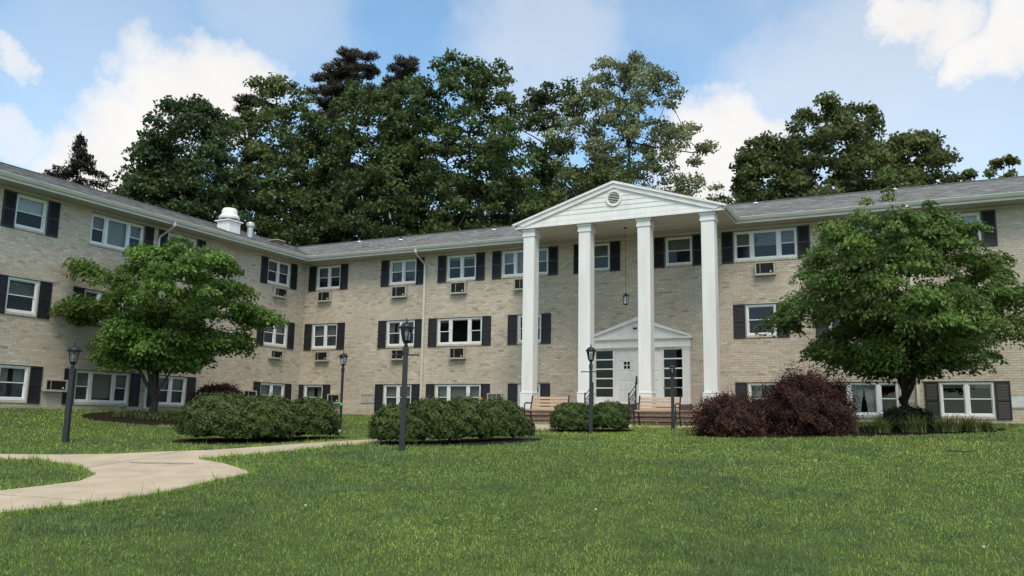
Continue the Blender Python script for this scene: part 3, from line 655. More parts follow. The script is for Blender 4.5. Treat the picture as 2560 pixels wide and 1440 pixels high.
# tympanum: clapboards, each lapping over the one below
ZC0 = 7.07; zl = ZC0; k = 0; ex = .165
inner = lambda z: max(0, (PH - .20 - z) / PSL)
while zl < PH - .24:
    zh = min(zl + ex, PH - .205); w0, w1 = inner(zl) + .06, inner(zh) + .06
    m = MB(); yo, yi = YF - .014, YF + .002
    m.add([(PXC - w0, yo, zl), (PXC + w0, yo, zl), (PXC + w1, yi, zh), (PXC - w1, yi, zh), (PXC - w0, YF + .02, zl), (PXC + w0, YF + .02, zl)], [(0, 1, 2, 3), (0, 4, 5, 1)])
    m.build('clapboard', WHITE, PED); zl += ex
m = MB(); m.box(PX0 - .02, PX1 + .02, YF - .05, YF - .0225, 6.872, 6.935); m.build('bottom_moulding', WHITE, PED)
for s in (-1, 1):
    m = MB()
    q = lambda x, z: (PXC + s * x, z)
    m.prism([q(0, PH + .025), q(0, PH - .19), q(hw - .19 / PSL * .62, PH - .19 - PSL * (hw - .19 / PSL * .62)), q(hw, ez + .025), ], 1, YF - .07, YF - .004)
    m.prism([q(0, PH + .045), q(0, PH - .045), q(hw + .0, ez - .045), q(hw + .03, ez + .02)], 1, YF - .12, YF - .071)
    m.build('rake_board', WHITE, PED)
vz = 7.66; vr = .225
def disc_ring(m, cx, cz, r0, r1, y0, y1, n=32):
    vs = []
    for i in range(n):
        a = 2 * math.pi * i / n; c_, s_ = math.cos(a), math.sin(a); vs += [(cx + r0 * c_, y0, cz + r0 * s_), (cx + r1 * c_, y0, cz + r1 * s_), (cx + r1 * c_, y1, cz + r1 * s_), (cx + r0 * c_, y1, cz + r0 * s_)]
    m.add(vs, [(i * 4 + k, i * 4 + (k + 1) % 4, ((i + 1) % n) * 4 + (k + 1) % 4, ((i + 1) % n) * 4 + k) for i in range(n) for k in range(4)])
vent = MB(); disc_ring(vent, PXC, vz, vr, vr + .06, YF - .06, YF - .012); disc_ring(vent, PXC, vz, vr - .02, vr, YF - .045, YF - .012); vent = vent.build('gable_vent', WHITE, port)
m = MB(); m.add([(PXC + (vr - .005) * math.cos(a), YF - .018, vz + (vr - .005) * math.sin(a)) for a in np.linspace(0, 2 * math.pi, 28, endpoint=False)], [tuple(range(28))]); m.build('vent_opening', GRILLE, vent)
for i in range(7):
    z = vz - vr + .035 + i * .058; h = math.sqrt(max(0, vr ** 2 - (z + .015 - vz) ** 2)) - .008
    m = MB(); m.add([(PXC - h, YF - .044, z), (PXC + h, YF - .044, z), (PXC + h, YF - .028, z + .018), (PXC - h, YF - .028, z + .018), (PXC - h, YF - .044, z + .008), (PXC + h, YF - .044, z + .008)], [(0, 1, 2, 3), (3, 2, 5, 4), (0, 4, 5, 1)]); m.build('louvre', WHITE, vent)
FLZ = .44
for i, cx in enumerate((12.41, 14.55, 16.69, 18.85)):
    yc = -2.40; h = .215
    m = MB(); m.bbox(cx - h, cx + h, yc - h, yc + h, 1.02, 6.62, .008); co = m.build('column', WHITE, port)
    m = MB(); m.bbox(cx - h - .028, cx + h + .028, yc - h - .028, yc + h + .028, FLZ, 1.0); m.bbox(cx - h - .04, cx + h + .04, yc - h - .04, yc + h + .04, .985, 1.022); m.build('plinth', WHITE, co)
    m = MB(); m.bbox(cx - h - .03, cx + h + .03, yc - h - .03, yc + h + .03, 6.60, 6.70); m.bbox(cx - h - .02, cx + h + .02, yc - h - .02, yc + h + .02, 6.695, 6.80); m.bbox(cx - h - .055, cx + h + .055, yc - h - .055, yc + h + .055, 6.80, 6.884); m.build('capital', WHITE, co)
# platform and steps
for i, (y1, zt) in enumerate([(-3.05, FLZ), (-3.40, .28), (-3.75, .12)]):
    y0 = 0 if i == 0 else [-3.05, -3.40, -3.75][i - 1]
    m = MB(); m.box(11.95, 19.45, y1, y0 - (.02 if i == 0 else .001), -.4, zt - .045); o = m.build('step' if i else 'platform', STEP, port)
    m = MB(); m.bbox(11.93, 19.47, y1 - .025, y0 - (.02 if i == 0 else .028), zt - .045, zt); m.build('tread', TREAD, o)
m = MB(); m.box(13.75, 17.62, -.42, -.016, FLZ, .69); m.build('door_step', STEP, port)
# entrance surround
SX0, SX1, SC = 13.74, 17.60, 15.66
m = MB(); m.box(13.99, 17.30, -.06, .02, 2.66, 2.735); m.box(13.99, 14.02, -.06, .02, .70, 2.66); m.box(17.27, 17.30, -.06, .02, .70, 2.66)
for a, b in ((14.69, 14.77), (16.54, 16.60)): m.box(a, b, -.06, .02, .70, 2.66)
m.box(14.02, 14.69, -.055, .02, .70, .93); m.box(16.60, 17.27, -.055, .02, .70, .93); sur = m.build('entrance_frame', WHITE, B)
for a, b in ((SX0 + .04, 13.99), (17.30, SX1 - .04)): m = MB(); m.box(a, b, -.10, -.004, .70, 2.72); m.box(a - .02, b + .02, -.12, -.004, .70, .86); m.box(a - .02, b + .02, -.12, -.004, 2.64, 2.72); m.build('pilaster', WHITE, sur)
m = MB(); m.box(SX0 + .02, SX1 - .02, -.11, -.004, 2.735, 3.02); m.box(SX0, SX1, -.14, -.0035, 2.722, 2.76); m.build('entablature', WHITE, sur)
m = MB(); m.box(SX0 - .05, SX1 + .05, -.20, -.004, 3.022, 3.09); m.build('cornice', WHITE, sur)
m = MB(); m.prism([(SC, 3.76), (SX0 + .1, 3.092), (SX1 - .1, 3.092)], 1, -.09, -.004); m.build('tympanum', WHITE, sur)
for s in (-1, 1):
    m = MB(); e = (SX1 - SX0) / 2 + .06
    m.prism([(SC, 3.84), (SC, 3.70), (SC + s * (e - .1), 3.093), (SC + s * e, 3.093), (SC + s * e, 3.13)], 1, -.20, -.092); m.build('raking_cornice', WHITE, sur)

m = MB(); m.box(13.95, 17.35, -.16, .0, .665, .70); m.build('threshold', AGED, sur)
for a, b in ((14.02, 14.69), (16.60, 17.27)):
    hgt = (2.66 - .93) / 5
    m = MB()
    for i in range(6): z = .93 + i * hgt; m.box(a, b, -.03, .01, max(.93, z - .022), min(2.66, z + .022))
    sl = m.build('sidelight', WHITE, B)
    for i in range(5):
        m = MB(); z = .93 + i * hgt; m.add([(a, .0, z + .018), (b, .0, z + .018), (b, .0, z + hgt - .018), (a, .0, z + hgt - .018)], [(0, 1, 2, 3)]); m.build('pane', HALLG, sl)
m = MB(); m.add([(13.9, .03, .6), (17.4, .03, .6), (17.4, .03, 2.9), (13.9, .03, 2.9), (13.8, 1.2, .5), (17.5, 1.2, .5), (17.5, 1.2, 2.95), (13.8, 1.2, 2.95)], [(4, 5, 6, 7), (0, 1, 5, 4), (1, 2, 6, 5), (2, 3, 7, 6), (3, 0, 4, 7)])
m.build('hall_interior', DARK, sur)
for s, (a, b) in ((1, (14.772, 15.652)), (-1, (15.668, 16.538))):
    m = MB(); z0, z1 = .705, 2.655; xs = [a + .14 + i * (b - a - .28) / 3 for i in range(4)]; wx0, wx1, wz0, wz1 = (a + b) / 2 - .13, (a + b) / 2 + .13, 1.97, 2.23
    m.box(a, wx0, -.02, .02, z0, z1); m.box(wx1, b, -.02, .02, z0, z1); m.box(wx0, wx1, -.02, .02, z0, wz0); m.box(wx0, wx1, -.02, .02, wz1, z1)
    dr = m.build('door', WHITE, B)
    rows_ = np.linspace(.80, 2.58, 6)
    for i in range(3):
        for j in range(5):
            x0, x1 = xs[i] + .012, xs[i + 1] - .012; q0, q1 = rows_[j] + .012, rows_[j + 1] - .012
            if i == 1 and q1 > wz0 - .02 and q0 < wz1 + .02: continue
            m = MB(); m.add([(x0, -.021, q0), (x1, -.021, q0), (x1, -.021, q1), (x0, -.021, q1), (x0 + .03, -.034, q0 + .03), (x1 - .03, -.034, q0 + .03), (x1 - .03, -.034, q1 - .03), (x0 + .03, -.034, q1 - .03)], [(4, 5, 6, 7), (0, 1, 5, 4), (1, 2, 6, 5), (2, 3, 7, 6), (3, 0, 4, 7)]); m.build('panel', WHITE, dr)
    m = MB(); c_ = (wx0 + wx1) / 2; zc = (wz0 + wz1) / 2; m.box(c_ - .014, c_ + .014, -.022, .0, wz0, wz1); m.box(wx0, c_ - .014, -.022, .0, zc - .014, zc + .014); m.box(c_ + .014, wx1, -.022, .0, zc - .014, zc + .014); m.build('muntin', WHITE, dr)
    m = MB(); m.add([(wx0, .006, wz0), (wx1, .006, wz0), (wx1, .006, wz1), (wx0, .006, wz1)], [(0, 1, 2, 3)]); m.build('pane', HALLG, dr)
    if s > 0:
        x = b - .07; m = MB(); m.tube([(x, -.02, 1.66), (x, -.08, 1.64), (x, -.085, 1.45), (x, -.02, 1.42)], .014, 6); m.box(x - .028, x + .028, -.034, -.021, 1.40, 1.70); m.build('handle', IRON, dr)

# ------------------------------------------------------------------ things fixed to or standing on the building
def hanging_lantern():
    x, y = 15.68, -1.5; zc = 6.884; zt = 4.52
    t = empty('hanging_lantern', (x, y, zc), 'small iron lantern hanging on a long chain from the portico ceiling', 'lantern')
    m = MB(); m.lathe([(.0, -.03), (.05, -.028), (.075, -.008), (.075, .0)], 14); m.build('ceiling_plate', IRON, t)
    m = MB(); z = -.03; i = 0
    while z > zt - zc + .02:
        a = .012; m.tube([(a if i % 2 else 0, 0 if i % 2 else a, z), (0, 0, z - .03), (-a if i % 2 else 0, 0 if i % 2 else -a, z)], .0045, 4); m.tube([(0, 0, z + .01), (0, 0, z - .05)], .005, 4); z -= .05; i += 1
    m.build('chain', IRON, t)
    h = zt - zc
    m = MB(); m.lathe([(.02, h + .02), (.03, h - .02), (.13, h - .09), (.135, h - .11), (.09, h - .112)], 6); m.build('roof', IRON, t)
    m = MB()
    for k in range(6):
        a = k * math.pi / 3; m.tube([(.085 * math.cos(a), .085 * math.sin(a), h - .11), (.085 * math.cos(a), .085 * math.sin(a), h - .38)], .008, 4)
    m.lathe([(.02, h - .43), (.05, h - .41), (.105, h - .395), (.105, h - .375), (.05, h - .372)], 6); m.build('cage', IRON, t)
    m = MB(); m.lathe([(.078, h - .37), (.078, h - .115)], 6); m.build('glass', LGLASS, t)
    m = MB(); m.lathe([(.012, h - .37), (.014, h - .27), (.03, h - .23), (.028, h - .19), (.006, h - .16)], 10); m.build('bulb', BULB, t, True)
hanging_lantern()
t = empty('security_camera', (15.6, -.09, 3.44), 'tiny black security camera on the small entrance pediment', 'camera')
m = MB(); m.box(-.02, .02, -.06, -.001, -.01, .02); m.build('bracket', IRON, t)
m = MB(); m.tube([(.03, -.02, .0), (-.07, -.13, -.02)], [.03, .034], 10); m.build('body', IRON, t)

def handrail(x, label):
    t = empty('iron_handrail', (x, -4.0, G(x, -4.0) + .02), label, 'handrail', 'iron handrails on the porch steps')
    bz = t.location.z; y1 = .72
    f0, f1 = .91 - bz, 1.27 - bz; g1 = FLZ - bz
    for nm, y, b0, tp in (('post', 0, 0, f0), ('post', y1, g1, f1)):
        m = MB(); m.box(-.018, .018, y - .018, y + .018, b0, tp); m.lathe([(.01, tp - .002), (.03, tp + .015), (.03, tp + .035), (.0, tp + .055)], 8, (0, y)); m.build(nm, IRON, t)
    for nm, dz in (('top_rail', -.04), ('middle_rail', -.2), ('bottom_rail', -.74)):
        m = MB(); m.tube([(0, .0, f0 + dz), (0, y1, f1 + dz)], .014, 6); m.build(nm, IRON, t)
    for i in range(1, 6):
        y = y1 * i / 6; z = f0 + (f1 - f0) * i / 6; m = MB()
        pts = [(0, y + .02 * math.sin(q * 1.3), z - .2 - .54 * q / 8) for q in range(9)] if i % 2 else [(0, y, z - .2), (0, y, z - .74)]
        m.tube(pts, .009, 5)
        if i % 2:
            for c0 in (-.33, -.52): m.tube([(0, y + .035 * math.cos(a), z + c0 + .05 * math.sin(a)) for a in np.linspace(0, 5.2, 9)], .007, 4)
        m.build('baluster', IRON, t)
handrail(15.13, 'black iron scrolled handrail on the porch steps behind the shrub pair'); handrail(16.60, 'black iron scrolled handrail on the porch steps beside the bench')

def make_bench(loc, rz, label):
    t = empty('park_bench', loc, label, 'bench', 'slatted benches before the porch', rz)
    L = 1.28
    for i in range(4):      # back slats, leaning
        z = .47 + i * .105; y = .20 + i * .032
        m = MB(); m.add([(-L / 2 + .03, y - .012, z), (L / 2 - .03, y - .012, z), (L / 2 - .03, y + .018, z + .074), (-L / 2 + .03, y + .018, z + .074), (-L / 2 + .03, y + .012, z - .006), (L / 2 - .03, y + .012, z - .006), (L / 2 - .03, y + .042, z + .068), (-L / 2 + .03, y + .042, z + .068)], [(0, 1, 2, 3), (7, 6, 5, 4), (4, 5, 1, 0), (3, 2, 6, 7), (0, 3, 7, 4), (1, 5, 6, 2)]); m.build('back_slat', WOOD, t)
    for i in range(4):
        y = -.26 + i * .108; z = .425 - .012 * math.sin(i * .9); m = MB(); m.bbox(-L / 2 + .02, L / 2 - .02, y, y + .092, z, z + .032, .006); m.build('seat_slat', WOOD, t)
    for s in (-1, 1):
        x = s * (L / 2 - .01); m = MB()
        m.tube([(x, -.30, 0), (x, -.27, .2), (x, -.25, .41), (x, .0, .405), (x, .17, .41), (x, .22, .6), (x, .30, .86), (x, .315, .9)], [.026, .024, .026, .024, .026, .024, .024, .028], 6)
        m.tube([(x, .30, 0), (x, .22, .2), (x, .17, .41)], [.026, .024, .024], 6)
        m.tube([(x, -.27, .2), (x, -.1, .26), (x, .08, .26), (x, .22, .2)], .016, 6)
        m.box(x - .03, x + .03, -.33, -.26, 0, .025); m.box(x - .03, x + .03, .27, .34, 0, .025)
        m.build('end_frame', IRON, t, True)
        m = MB(); m.tube([(x, .24, .655), (x, .1, .66), (x, -.15, .655), (x, -.27, .63), (x, -.29, .58), (x, -.26, .5), (x, -.25, .42)], [.022, .022, .024, .024, .02, .018, .02], 6); m.build('armrest', IRON, t, True)
    m = MB(); m.tube([(-L / 2, .0, .25), (L / 2, .0, .25)], .011, 6); m.build('stretcher', IRON, t)
    return t
make_bench((17.78, -4.92, G(17.78, -4.92) + .032), 0, 'wooden slat bench with black iron ends beside the small lamp post')
make_bench((14.30, -5.15, G(14.30, -5.15) + .032), 0, 'wooden slat bench with black iron ends half hidden by the evergreen shrubs')

def lamp_post(xy, H, label, head=1., bar=None, square=.105, rz=.2, extra=None, lean=0):
    z = G(*xy); t = empty('lamp_post', (*xy, z), label, 'lamp post', 'garden lamp posts', rz); t.rotation_euler.x = lean
    hb = H - .52 * head; pm = SLATE if square else IRON; w = square / 2 if square else .038
    m = MB()
    if square: m.add([(sx * w * k, sy * w * k, zz) for zz, k in ((-.1, 1.12), (hb - .03, .9)) for sx, sy in ((-1, -1), (1, -1), (1, 1), (-1, 1))], [(3, 2, 1, 0), (4, 5, 6, 7), (0, 1, 5, 4), (1, 2, 6, 5), (2, 3, 7, 6), (3, 0, 4, 7)])
    else: m.lathe([(w, -.1), (w, hb - .02)], 12)
    m.build('post', pm, t)
    m = MB()
    if square: m.bbox(-w * 1.18, w * 1.18, -w * 1.18, w * 1.18, hb - .14, hb - .03, .01)
    else: m.lathe([(.045, hb - .1), (.052, hb - .08), (.05, hb - .02)], 12)
    m.build('collar', pm, t)
    if bar:
        m = MB(); zb = hb - bar; m.tube([(-.235, 0, zb), (.235, 0, zb)], .013, 8)
        for s in (-1, 1): m.lathe([(.006, -.016), (.022, -.01), (.022, .01), (.006, .016)], 8); 
        m.v[-64:] = [(v[2] + (-.235 if i < 32 else .235), v[0], v[1] + zb) for i, v in enumerate(m.v[-64:])]
        m.build('crossbar', IRON, t)
    h = head; b = hb - .03
    m = MB(); m.lathe([(.03 * h, b), (.04 * h, b + .03 * h), (.028 * h, b + .06 * h), (.06 * h, b + .10 * h), (.075 * h, b + .125 * h), (.05 * h, b + .13 * h)], 12); m.build('lantern_base', IRON, t, True)
    m = MB(); n = 6; r0, r1, z0, z1 = .07 * h, .112 * h, b + .125 * h, b + .355 * h
    for k in range(n):
        a = 2 * math.pi * k / n; m.tube([(r0 * math.cos(a), r0 * math.sin(a), z0), (r1 * math.cos(a), r1 * math.sin(a), z1)], .0075 * h, 4)
    m.build('cage', IRON, t)
    for k in range(n):
        a0, a1 = 2 * math.pi * k / n, 2 * math.pi * (k + 1) / n; q = .94
        m = MB(); m.add([(r0 * q * math.cos(a0), r0 * q * math.sin(a0), z0), (r0 * q * math.cos(a1), r0 * q * math.sin(a1), z0), (r1 * q * math.cos(a1), r1 * q * math.sin(a1), z1), (r1 * q * math.cos(a0), r1 * q * math.sin(a0), z1)], [(0, 1, 2, 3)]); m.build('pane', LGLASS, t)
    m = MB(); m.lathe([(.012 * h, z0), (.014 * h, z0 + .07 * h), (.03 * h, z0 + .1 * h), (.028 * h, z0 + .14 * h), (.004 * h, z0 + .18 * h)], 10); m.build('bulb', BULB, t, True)
    m = MB(); m.lathe([(.118 * h, z1 - .012 * h), (.145 * h, z1 - .006 * h), (.148 * h, z1 + .014 * h), (.12 * h, z1 + .026 * h), (.106 * h, z1 + .055 * h), (.075 * h, z1 + .085 * h), (.03 * h, z1 + .105 * h), (.016 * h, z1 + .112 * h)], 12); m.build('cap', IRON, t, True)
    m = MB(); m.lathe([(.012 * h, z1 + .108 * h), (.02 * h, z1 + .122 * h), (.01 * h, z1 + .135 * h), (.016 * h, z1 + .15 * h), (.004 * h, z1 + .19 * h)], 8); m.build('finial', IRON, t, True)
    if extra:
        for nm, z0_, z1_, mt in extra:
            m = MB(); m.lathe([(w + .004, z0_), (w + .006, z0_ + .004), (w + .006, z1_ - .004), (w + .004, z1_)], 14); m.build(nm, mt, t)
lamp_post((9.19, -17.77), 2.06, 'dark square lamp post without a crossbar on the lawn beyond the path fork', 1.0, None, .092, .46)
lamp_post((16.44, -16.38), 2.42, 'slate grey square lamp post with crossbar standing before the long shrub row', 1.0, .17, .092, .46)
lamp_post((10.12, -10.03), 2.30, 'black round lamp post with bright green tape and a white foot', .95, None, 0, .3, [('tape_band', .74, .81, GREENT), ('tape_ring', .30, .315, GREENT), ('white_foot', -.02, .06, WHITE)])
lamp_post((17.24, -8.99), 2.30, 'dark lamp post with crossbar standing before the shrub pair facing the porch', .98, .22, .085, .4)
lamp_post((18.58, -6.10), 1.86, 'small lamp post with crossbar standing before a bench near the steps', .72, .34, .08, .45)

# roof gear
def roofz(x, y): return ZE + SL * (OV - x) if x < -y else ZE + SL * (y + OV)
x, y = -2.3, -2.55; z = roofz(x, y)
t = empty('roof_exhaust_fan', (x, y, z), 'large white mushroom exhaust fan on its curb above the side wing roof', 'roof fan'); t.scale = (.84, .84, .88)
m = MB(); m.bbox(-.42, .42, -.42, .42, -.3, .42, .02); m.build('curb', WHITE, t)
m = MB(); m.bbox(-.52, .52, -.52, .52, .42, .48, .02); m.build('flange', WHITE, t)
m = MB(); m.lathe([(.40, .48), (.40, .58)], 24); m.build('screen', GRILLE, t)
m = MB(); m.lathe([(.44, .58), (.53, .60), (.54, .68), (.45, .78), (.41, .80), (.38, 1.06), (.33, 1.12), (.1, 1.15)], 28); m.build('hood', WHITE, t, True)
x, y = -1.9, -1.65; z = roofz(x, y)
t = empty('roof_vent_stack', (x, y, z), 'slim galvanised vent stack with round cap beside the white roof fan', 'vent')
m = MB(); m.lathe([(.13, -.1), (.13, .45)], 18); m.build('pipe', GALV, t, True)
m = MB(); m.lathe([(.135, .45), (.18, .48), (.19, .58), (.15, .67), (.04, .70)], 18); m.build('cap', GALV, t, True)
x, y = -2.9, 1.2; z = roofz(x, y)
t = empty('low_roof_vent', (x, y, z), 'low brown flat-topped roof vent near the roof valley', 'vent'); t.scale = (.75, .75, .75)
m = MB(); m.bbox(-.3, .3, -.3, .3, -.12, .16, .01); m.build('box', STEP, t); m = MB(); m.bbox(-.4, .4, -.4, .4, .16, .21, .02); m.build('cap', ACMET, t)
for (x, y), lb in zip([(-.4, 4.4), (3.0, 3.1), (7.6, 3.8), (19.2, 4.4), (24.3, 4.6)], ['vent pipe with white flashing near the roof valley', 'vent pipe with white flashing above the double windows by the corner', 'vent pipe with white flashing between corner and portico', 'vent pipe with white flashing just beyond the portico gable', 'vent pipe with white flashing behind the spreading tree']):
    z = roofz(x, y); t = empty('plumbing_vent', (x, y, z), lb, 'vent', 'plumbing vents through the roof')
    m = MB(); m.lathe([(.05, -.05), (.05, .2)], 12); m.build('pipe', GRILLE, t)
    m = MB(); m.lathe([(.12, .0), (.11, .015), (.06, .06), (.052, .06)], 14); m.build('flashing', WHITE, t, True)

# ------------------------------------------------------------------ vegetation
def leaf_mesh(name, P, Nn, length, width, col, mtl, parent, T=None):
    """one folded diamond leaf per point"""
    n = len(P); Nn = Nn / (np.linalg.norm(Nn, axis=1, keepdims=True) + 1e-9)
    r = RNG.normal(size=(n, 3)) if T is None else T
    t = r - (r * Nn).sum(1, keepdims=True) * Nn; t /= np.linalg.norm(t, axis=1, keepdims=True) + 1e-9
    b = np.cross(Nn, t); L = (length * RNG.uniform(.65, 1.3, n))[:, None] / 2; W = (width * RNG.uniform(.7, 1.25, n))[:, None] / 2
    V = np.stack([P - t * L, P + b * W - Nn * W * .25, P + t * L - Nn * L * .2, P - b * W - Nn * W * .25], 1).reshape(-1, 3)
    F = np.arange(n * 4).reshape(n, 4)
    return np_mesh(name, V, F, mtl, parent, np.repeat(col, 4, 0))
def rnd_dir(n):
    d = RNG.normal(size=(n, 3)); return d / np.linalg.norm(d, axis=1, keepdims=True)
def tones(n, base, var, ci=None, cv=.14, nc=1, yellow=.25):
    t = RNG.normal(1, var, n).clip(.4, 1.8)
    if ci is not None: t = t * RNG.normal(1, cv, nc).clip(.55, 1.6)[ci]
    c_ = np.asarray(base) * t[:, None]; y = RNG.random(n) * yellow; c_[:, 0] *= 1 + y; return c_
def limbs_mesh(name, trunk, limb_ends, clumps, r0, mtl, parent, sides=7, twig=.012, bow=.25):
    """trunk polyline, main limbs growing from it, and twigs reaching every clump"""
    m = MB(); k = len(trunk); rad = [r0 * (1 - .62 * i / (k - 1)) for i in range(k)]; rad[0] = r0 * 1.35
    m.tube(trunk, rad, sides); nodes = []; nr = []
    for i in range(k - 1):
        for s in np.linspace(0, 1, 4): nodes.append(np.array(trunk[i]) * (1 - s) + np.array(trunk[i + 1]) * s); nr.append(rad[i] * (1 - s) + rad[i + 1] * s)
    def grow(p, q, r_a, r_b, n=5, sd=6):
        p, q = np.array(p), np.array(q); d = q - p; L = np.linalg.norm(d); pts = []
        side = RNG.normal(size=3) * .06 * L
        for s in np.linspace(0, 1, n): pts.append(p + d * s + np.array([0, 0, bow * L * (s * (1 - s))]) + side * math.sin(s * 3.1))
        rr = np.linspace(r_a, r_b, n); m.tube(pts, rr, sd, False)
        for a, b in zip(pts[1:], rr[1:]): nodes.append(a); nr.append(b)
    for e, f in limb_ends:
        i = min(len(nodes) - 1, int(f * 4 * (k - 1))); grow(nodes[i], e, nr[i] * .62, r0 * .14)
    for c_ in clumps:
        A = np.array(nodes); d = np.linalg.norm(A - c_, axis=1) + np.where(A[:, 2] > c_[2], 1.0, 0) ; i = int(np.argmin(d)); grow(A[i], c_, max(twig, min(nr[i] * .6, twig * 3)), twig * .4, 4, 4)
    return m.build(name, mtl, parent, True)
def broadleaf(name, label, base, ztop, hw, zlow, prof, nclump, nleaf, leaf, col, group=None, rc=(.5, .95), flat=.6, trunk_r=.22, fork=.35, sides=6, bark=BARKD, mtl=LEAF, surf=.6, cv=.16, droop=0., seed=0, cat='tree', lobes=None, up=.18, depth=1.0, center=(0, 0), lob_amp=1., shoots=None):
    global RNG
    RNG = np.random.default_rng(100 + seed)
    t = empty(name, base, label, cat, group); H = ztop - base[2]; lo = zlow - base[2]
    tt, an = RNG.random(nclump), RNG.random(nclump) * 6.283
    rr = RNG.random(nclump) ** surf
    ph = RNG.random(6) * 6.283
    R_ = hw * prof(tt) * (1 + lob_amp * (.16 * np.sin(2 * an + ph[0] + 3 * tt) + .13 * np.sin(3 * an + ph[1] - 5 * tt) + .1 * np.sin(5 * an + ph[2] + 9 * tt)))
    cx, cy = center
    C = np.c_[cx * tt ** .5 + R_ * rr * np.cos(an), cy + R_ * rr * np.sin(an) * depth, lo + (H - lo) * tt]
    if lobes is not None: C = np.r_[C, np.array(lobes)]
    nc = len(C); rcl = RNG.uniform(*rc, nc) * (1 - .35 * np.r_[tt, np.full(nc - nclump, .3)])
    if shoots is not None: C = np.r_[C, np.array(shoots)]; nc = len(C); rcl = np.r_[rcl, np.full(len(shoots), .24)]
    w = rcl ** 2; n = nleaf; ci = RNG.choice(nc, n, p=w / w.sum())
    d = rnd_dir(n); d[:, 2] = np.where(d[:, 2] < -.3, -d[:, 2] * .6, d[:, 2])
    P = C[ci] + d * rcl[ci][:, None] * (RNG.random(n) ** .45)[:, None] * np.array([1, 1, flat])
    ax = P.copy(); ax[:, 2] = 0; ax /= np.linalg.norm(ax, axis=1, keepdims=True) + 1e-6
    if droop: P[:, 2] -= droop * np.linalg.norm(P[:, :2] - C[ci][:, :2], axis=1)
    N = d * .45 + np.array([0, 0, up]) + RNG.normal(size=(n, 3)) * .6 + ax * .15
    T = (ax * 1.0 + np.array([0, 0, -.6]) + RNG.normal(size=(n, 3)) * .5) if droop else None
    leaf_mesh('crown', P, N, leaf[0], leaf[1], tones(n, col, .17, ci, cv, nc, .14), mtl, t, T)
    k = 7; wob = RNG.normal(size=(k, 2)) * .05 * H / 8; wob[0] = 0
    th = lo + (H - lo) * .75 if fork > .6 else max(fork * H, .5)
    trunk = [(wob[i, 0] + cx * .3 * i / k, wob[i, 1], th * i / (k - 1) - (.15 if i == 0 else 0)) for i in range(k)]
    far = np.argsort(-np.linalg.norm(C[:nclump, :2], axis=1) - .6 * RNG.random(nclump))[:9]
    ends = [(C[i] * np.array([.8, .8, 1]), RNG.uniform(.35, .98) if fork > .6 else RNG.uniform(.7, 1)) for i in far]
    if fork <= .6:      # several steep stems from one short bole
        mid = np.where((tt > .3) & (tt < .8) & (rr > .45))[0][:8]
        ends = [(C[i] * np.array([.62, .62, .95]), RNG.uniform(.55, 1)) for i in mid]
    limbs_mesh('trunk', trunk, ends, C, trunk_r, bark, t, sides, twig=.012 * max(1, H / 8))
    return t
dome = lambda s: np.sqrt(np.clip(1 - (np.abs(s - .35) / np.where(s < .35, .42, .68)) ** 2.2, .03, 1))
tall = lambda s: np.clip(1 - (np.abs(s - .38) / np.where(s < .38, .55, .66)) ** 2.0, .04, 1) ** .55
egg = lambda s: np.clip(1 - np.abs(s - .45) ** 2 / np.where(s < .45, .28, .33), .03, 1) ** .6
DK = (.028, .052, .021); MD = (.042, .075, .022); LT = (.085, .125, .045); YG = (.075, .125, .026)
BG = 'trees rising behind the building'
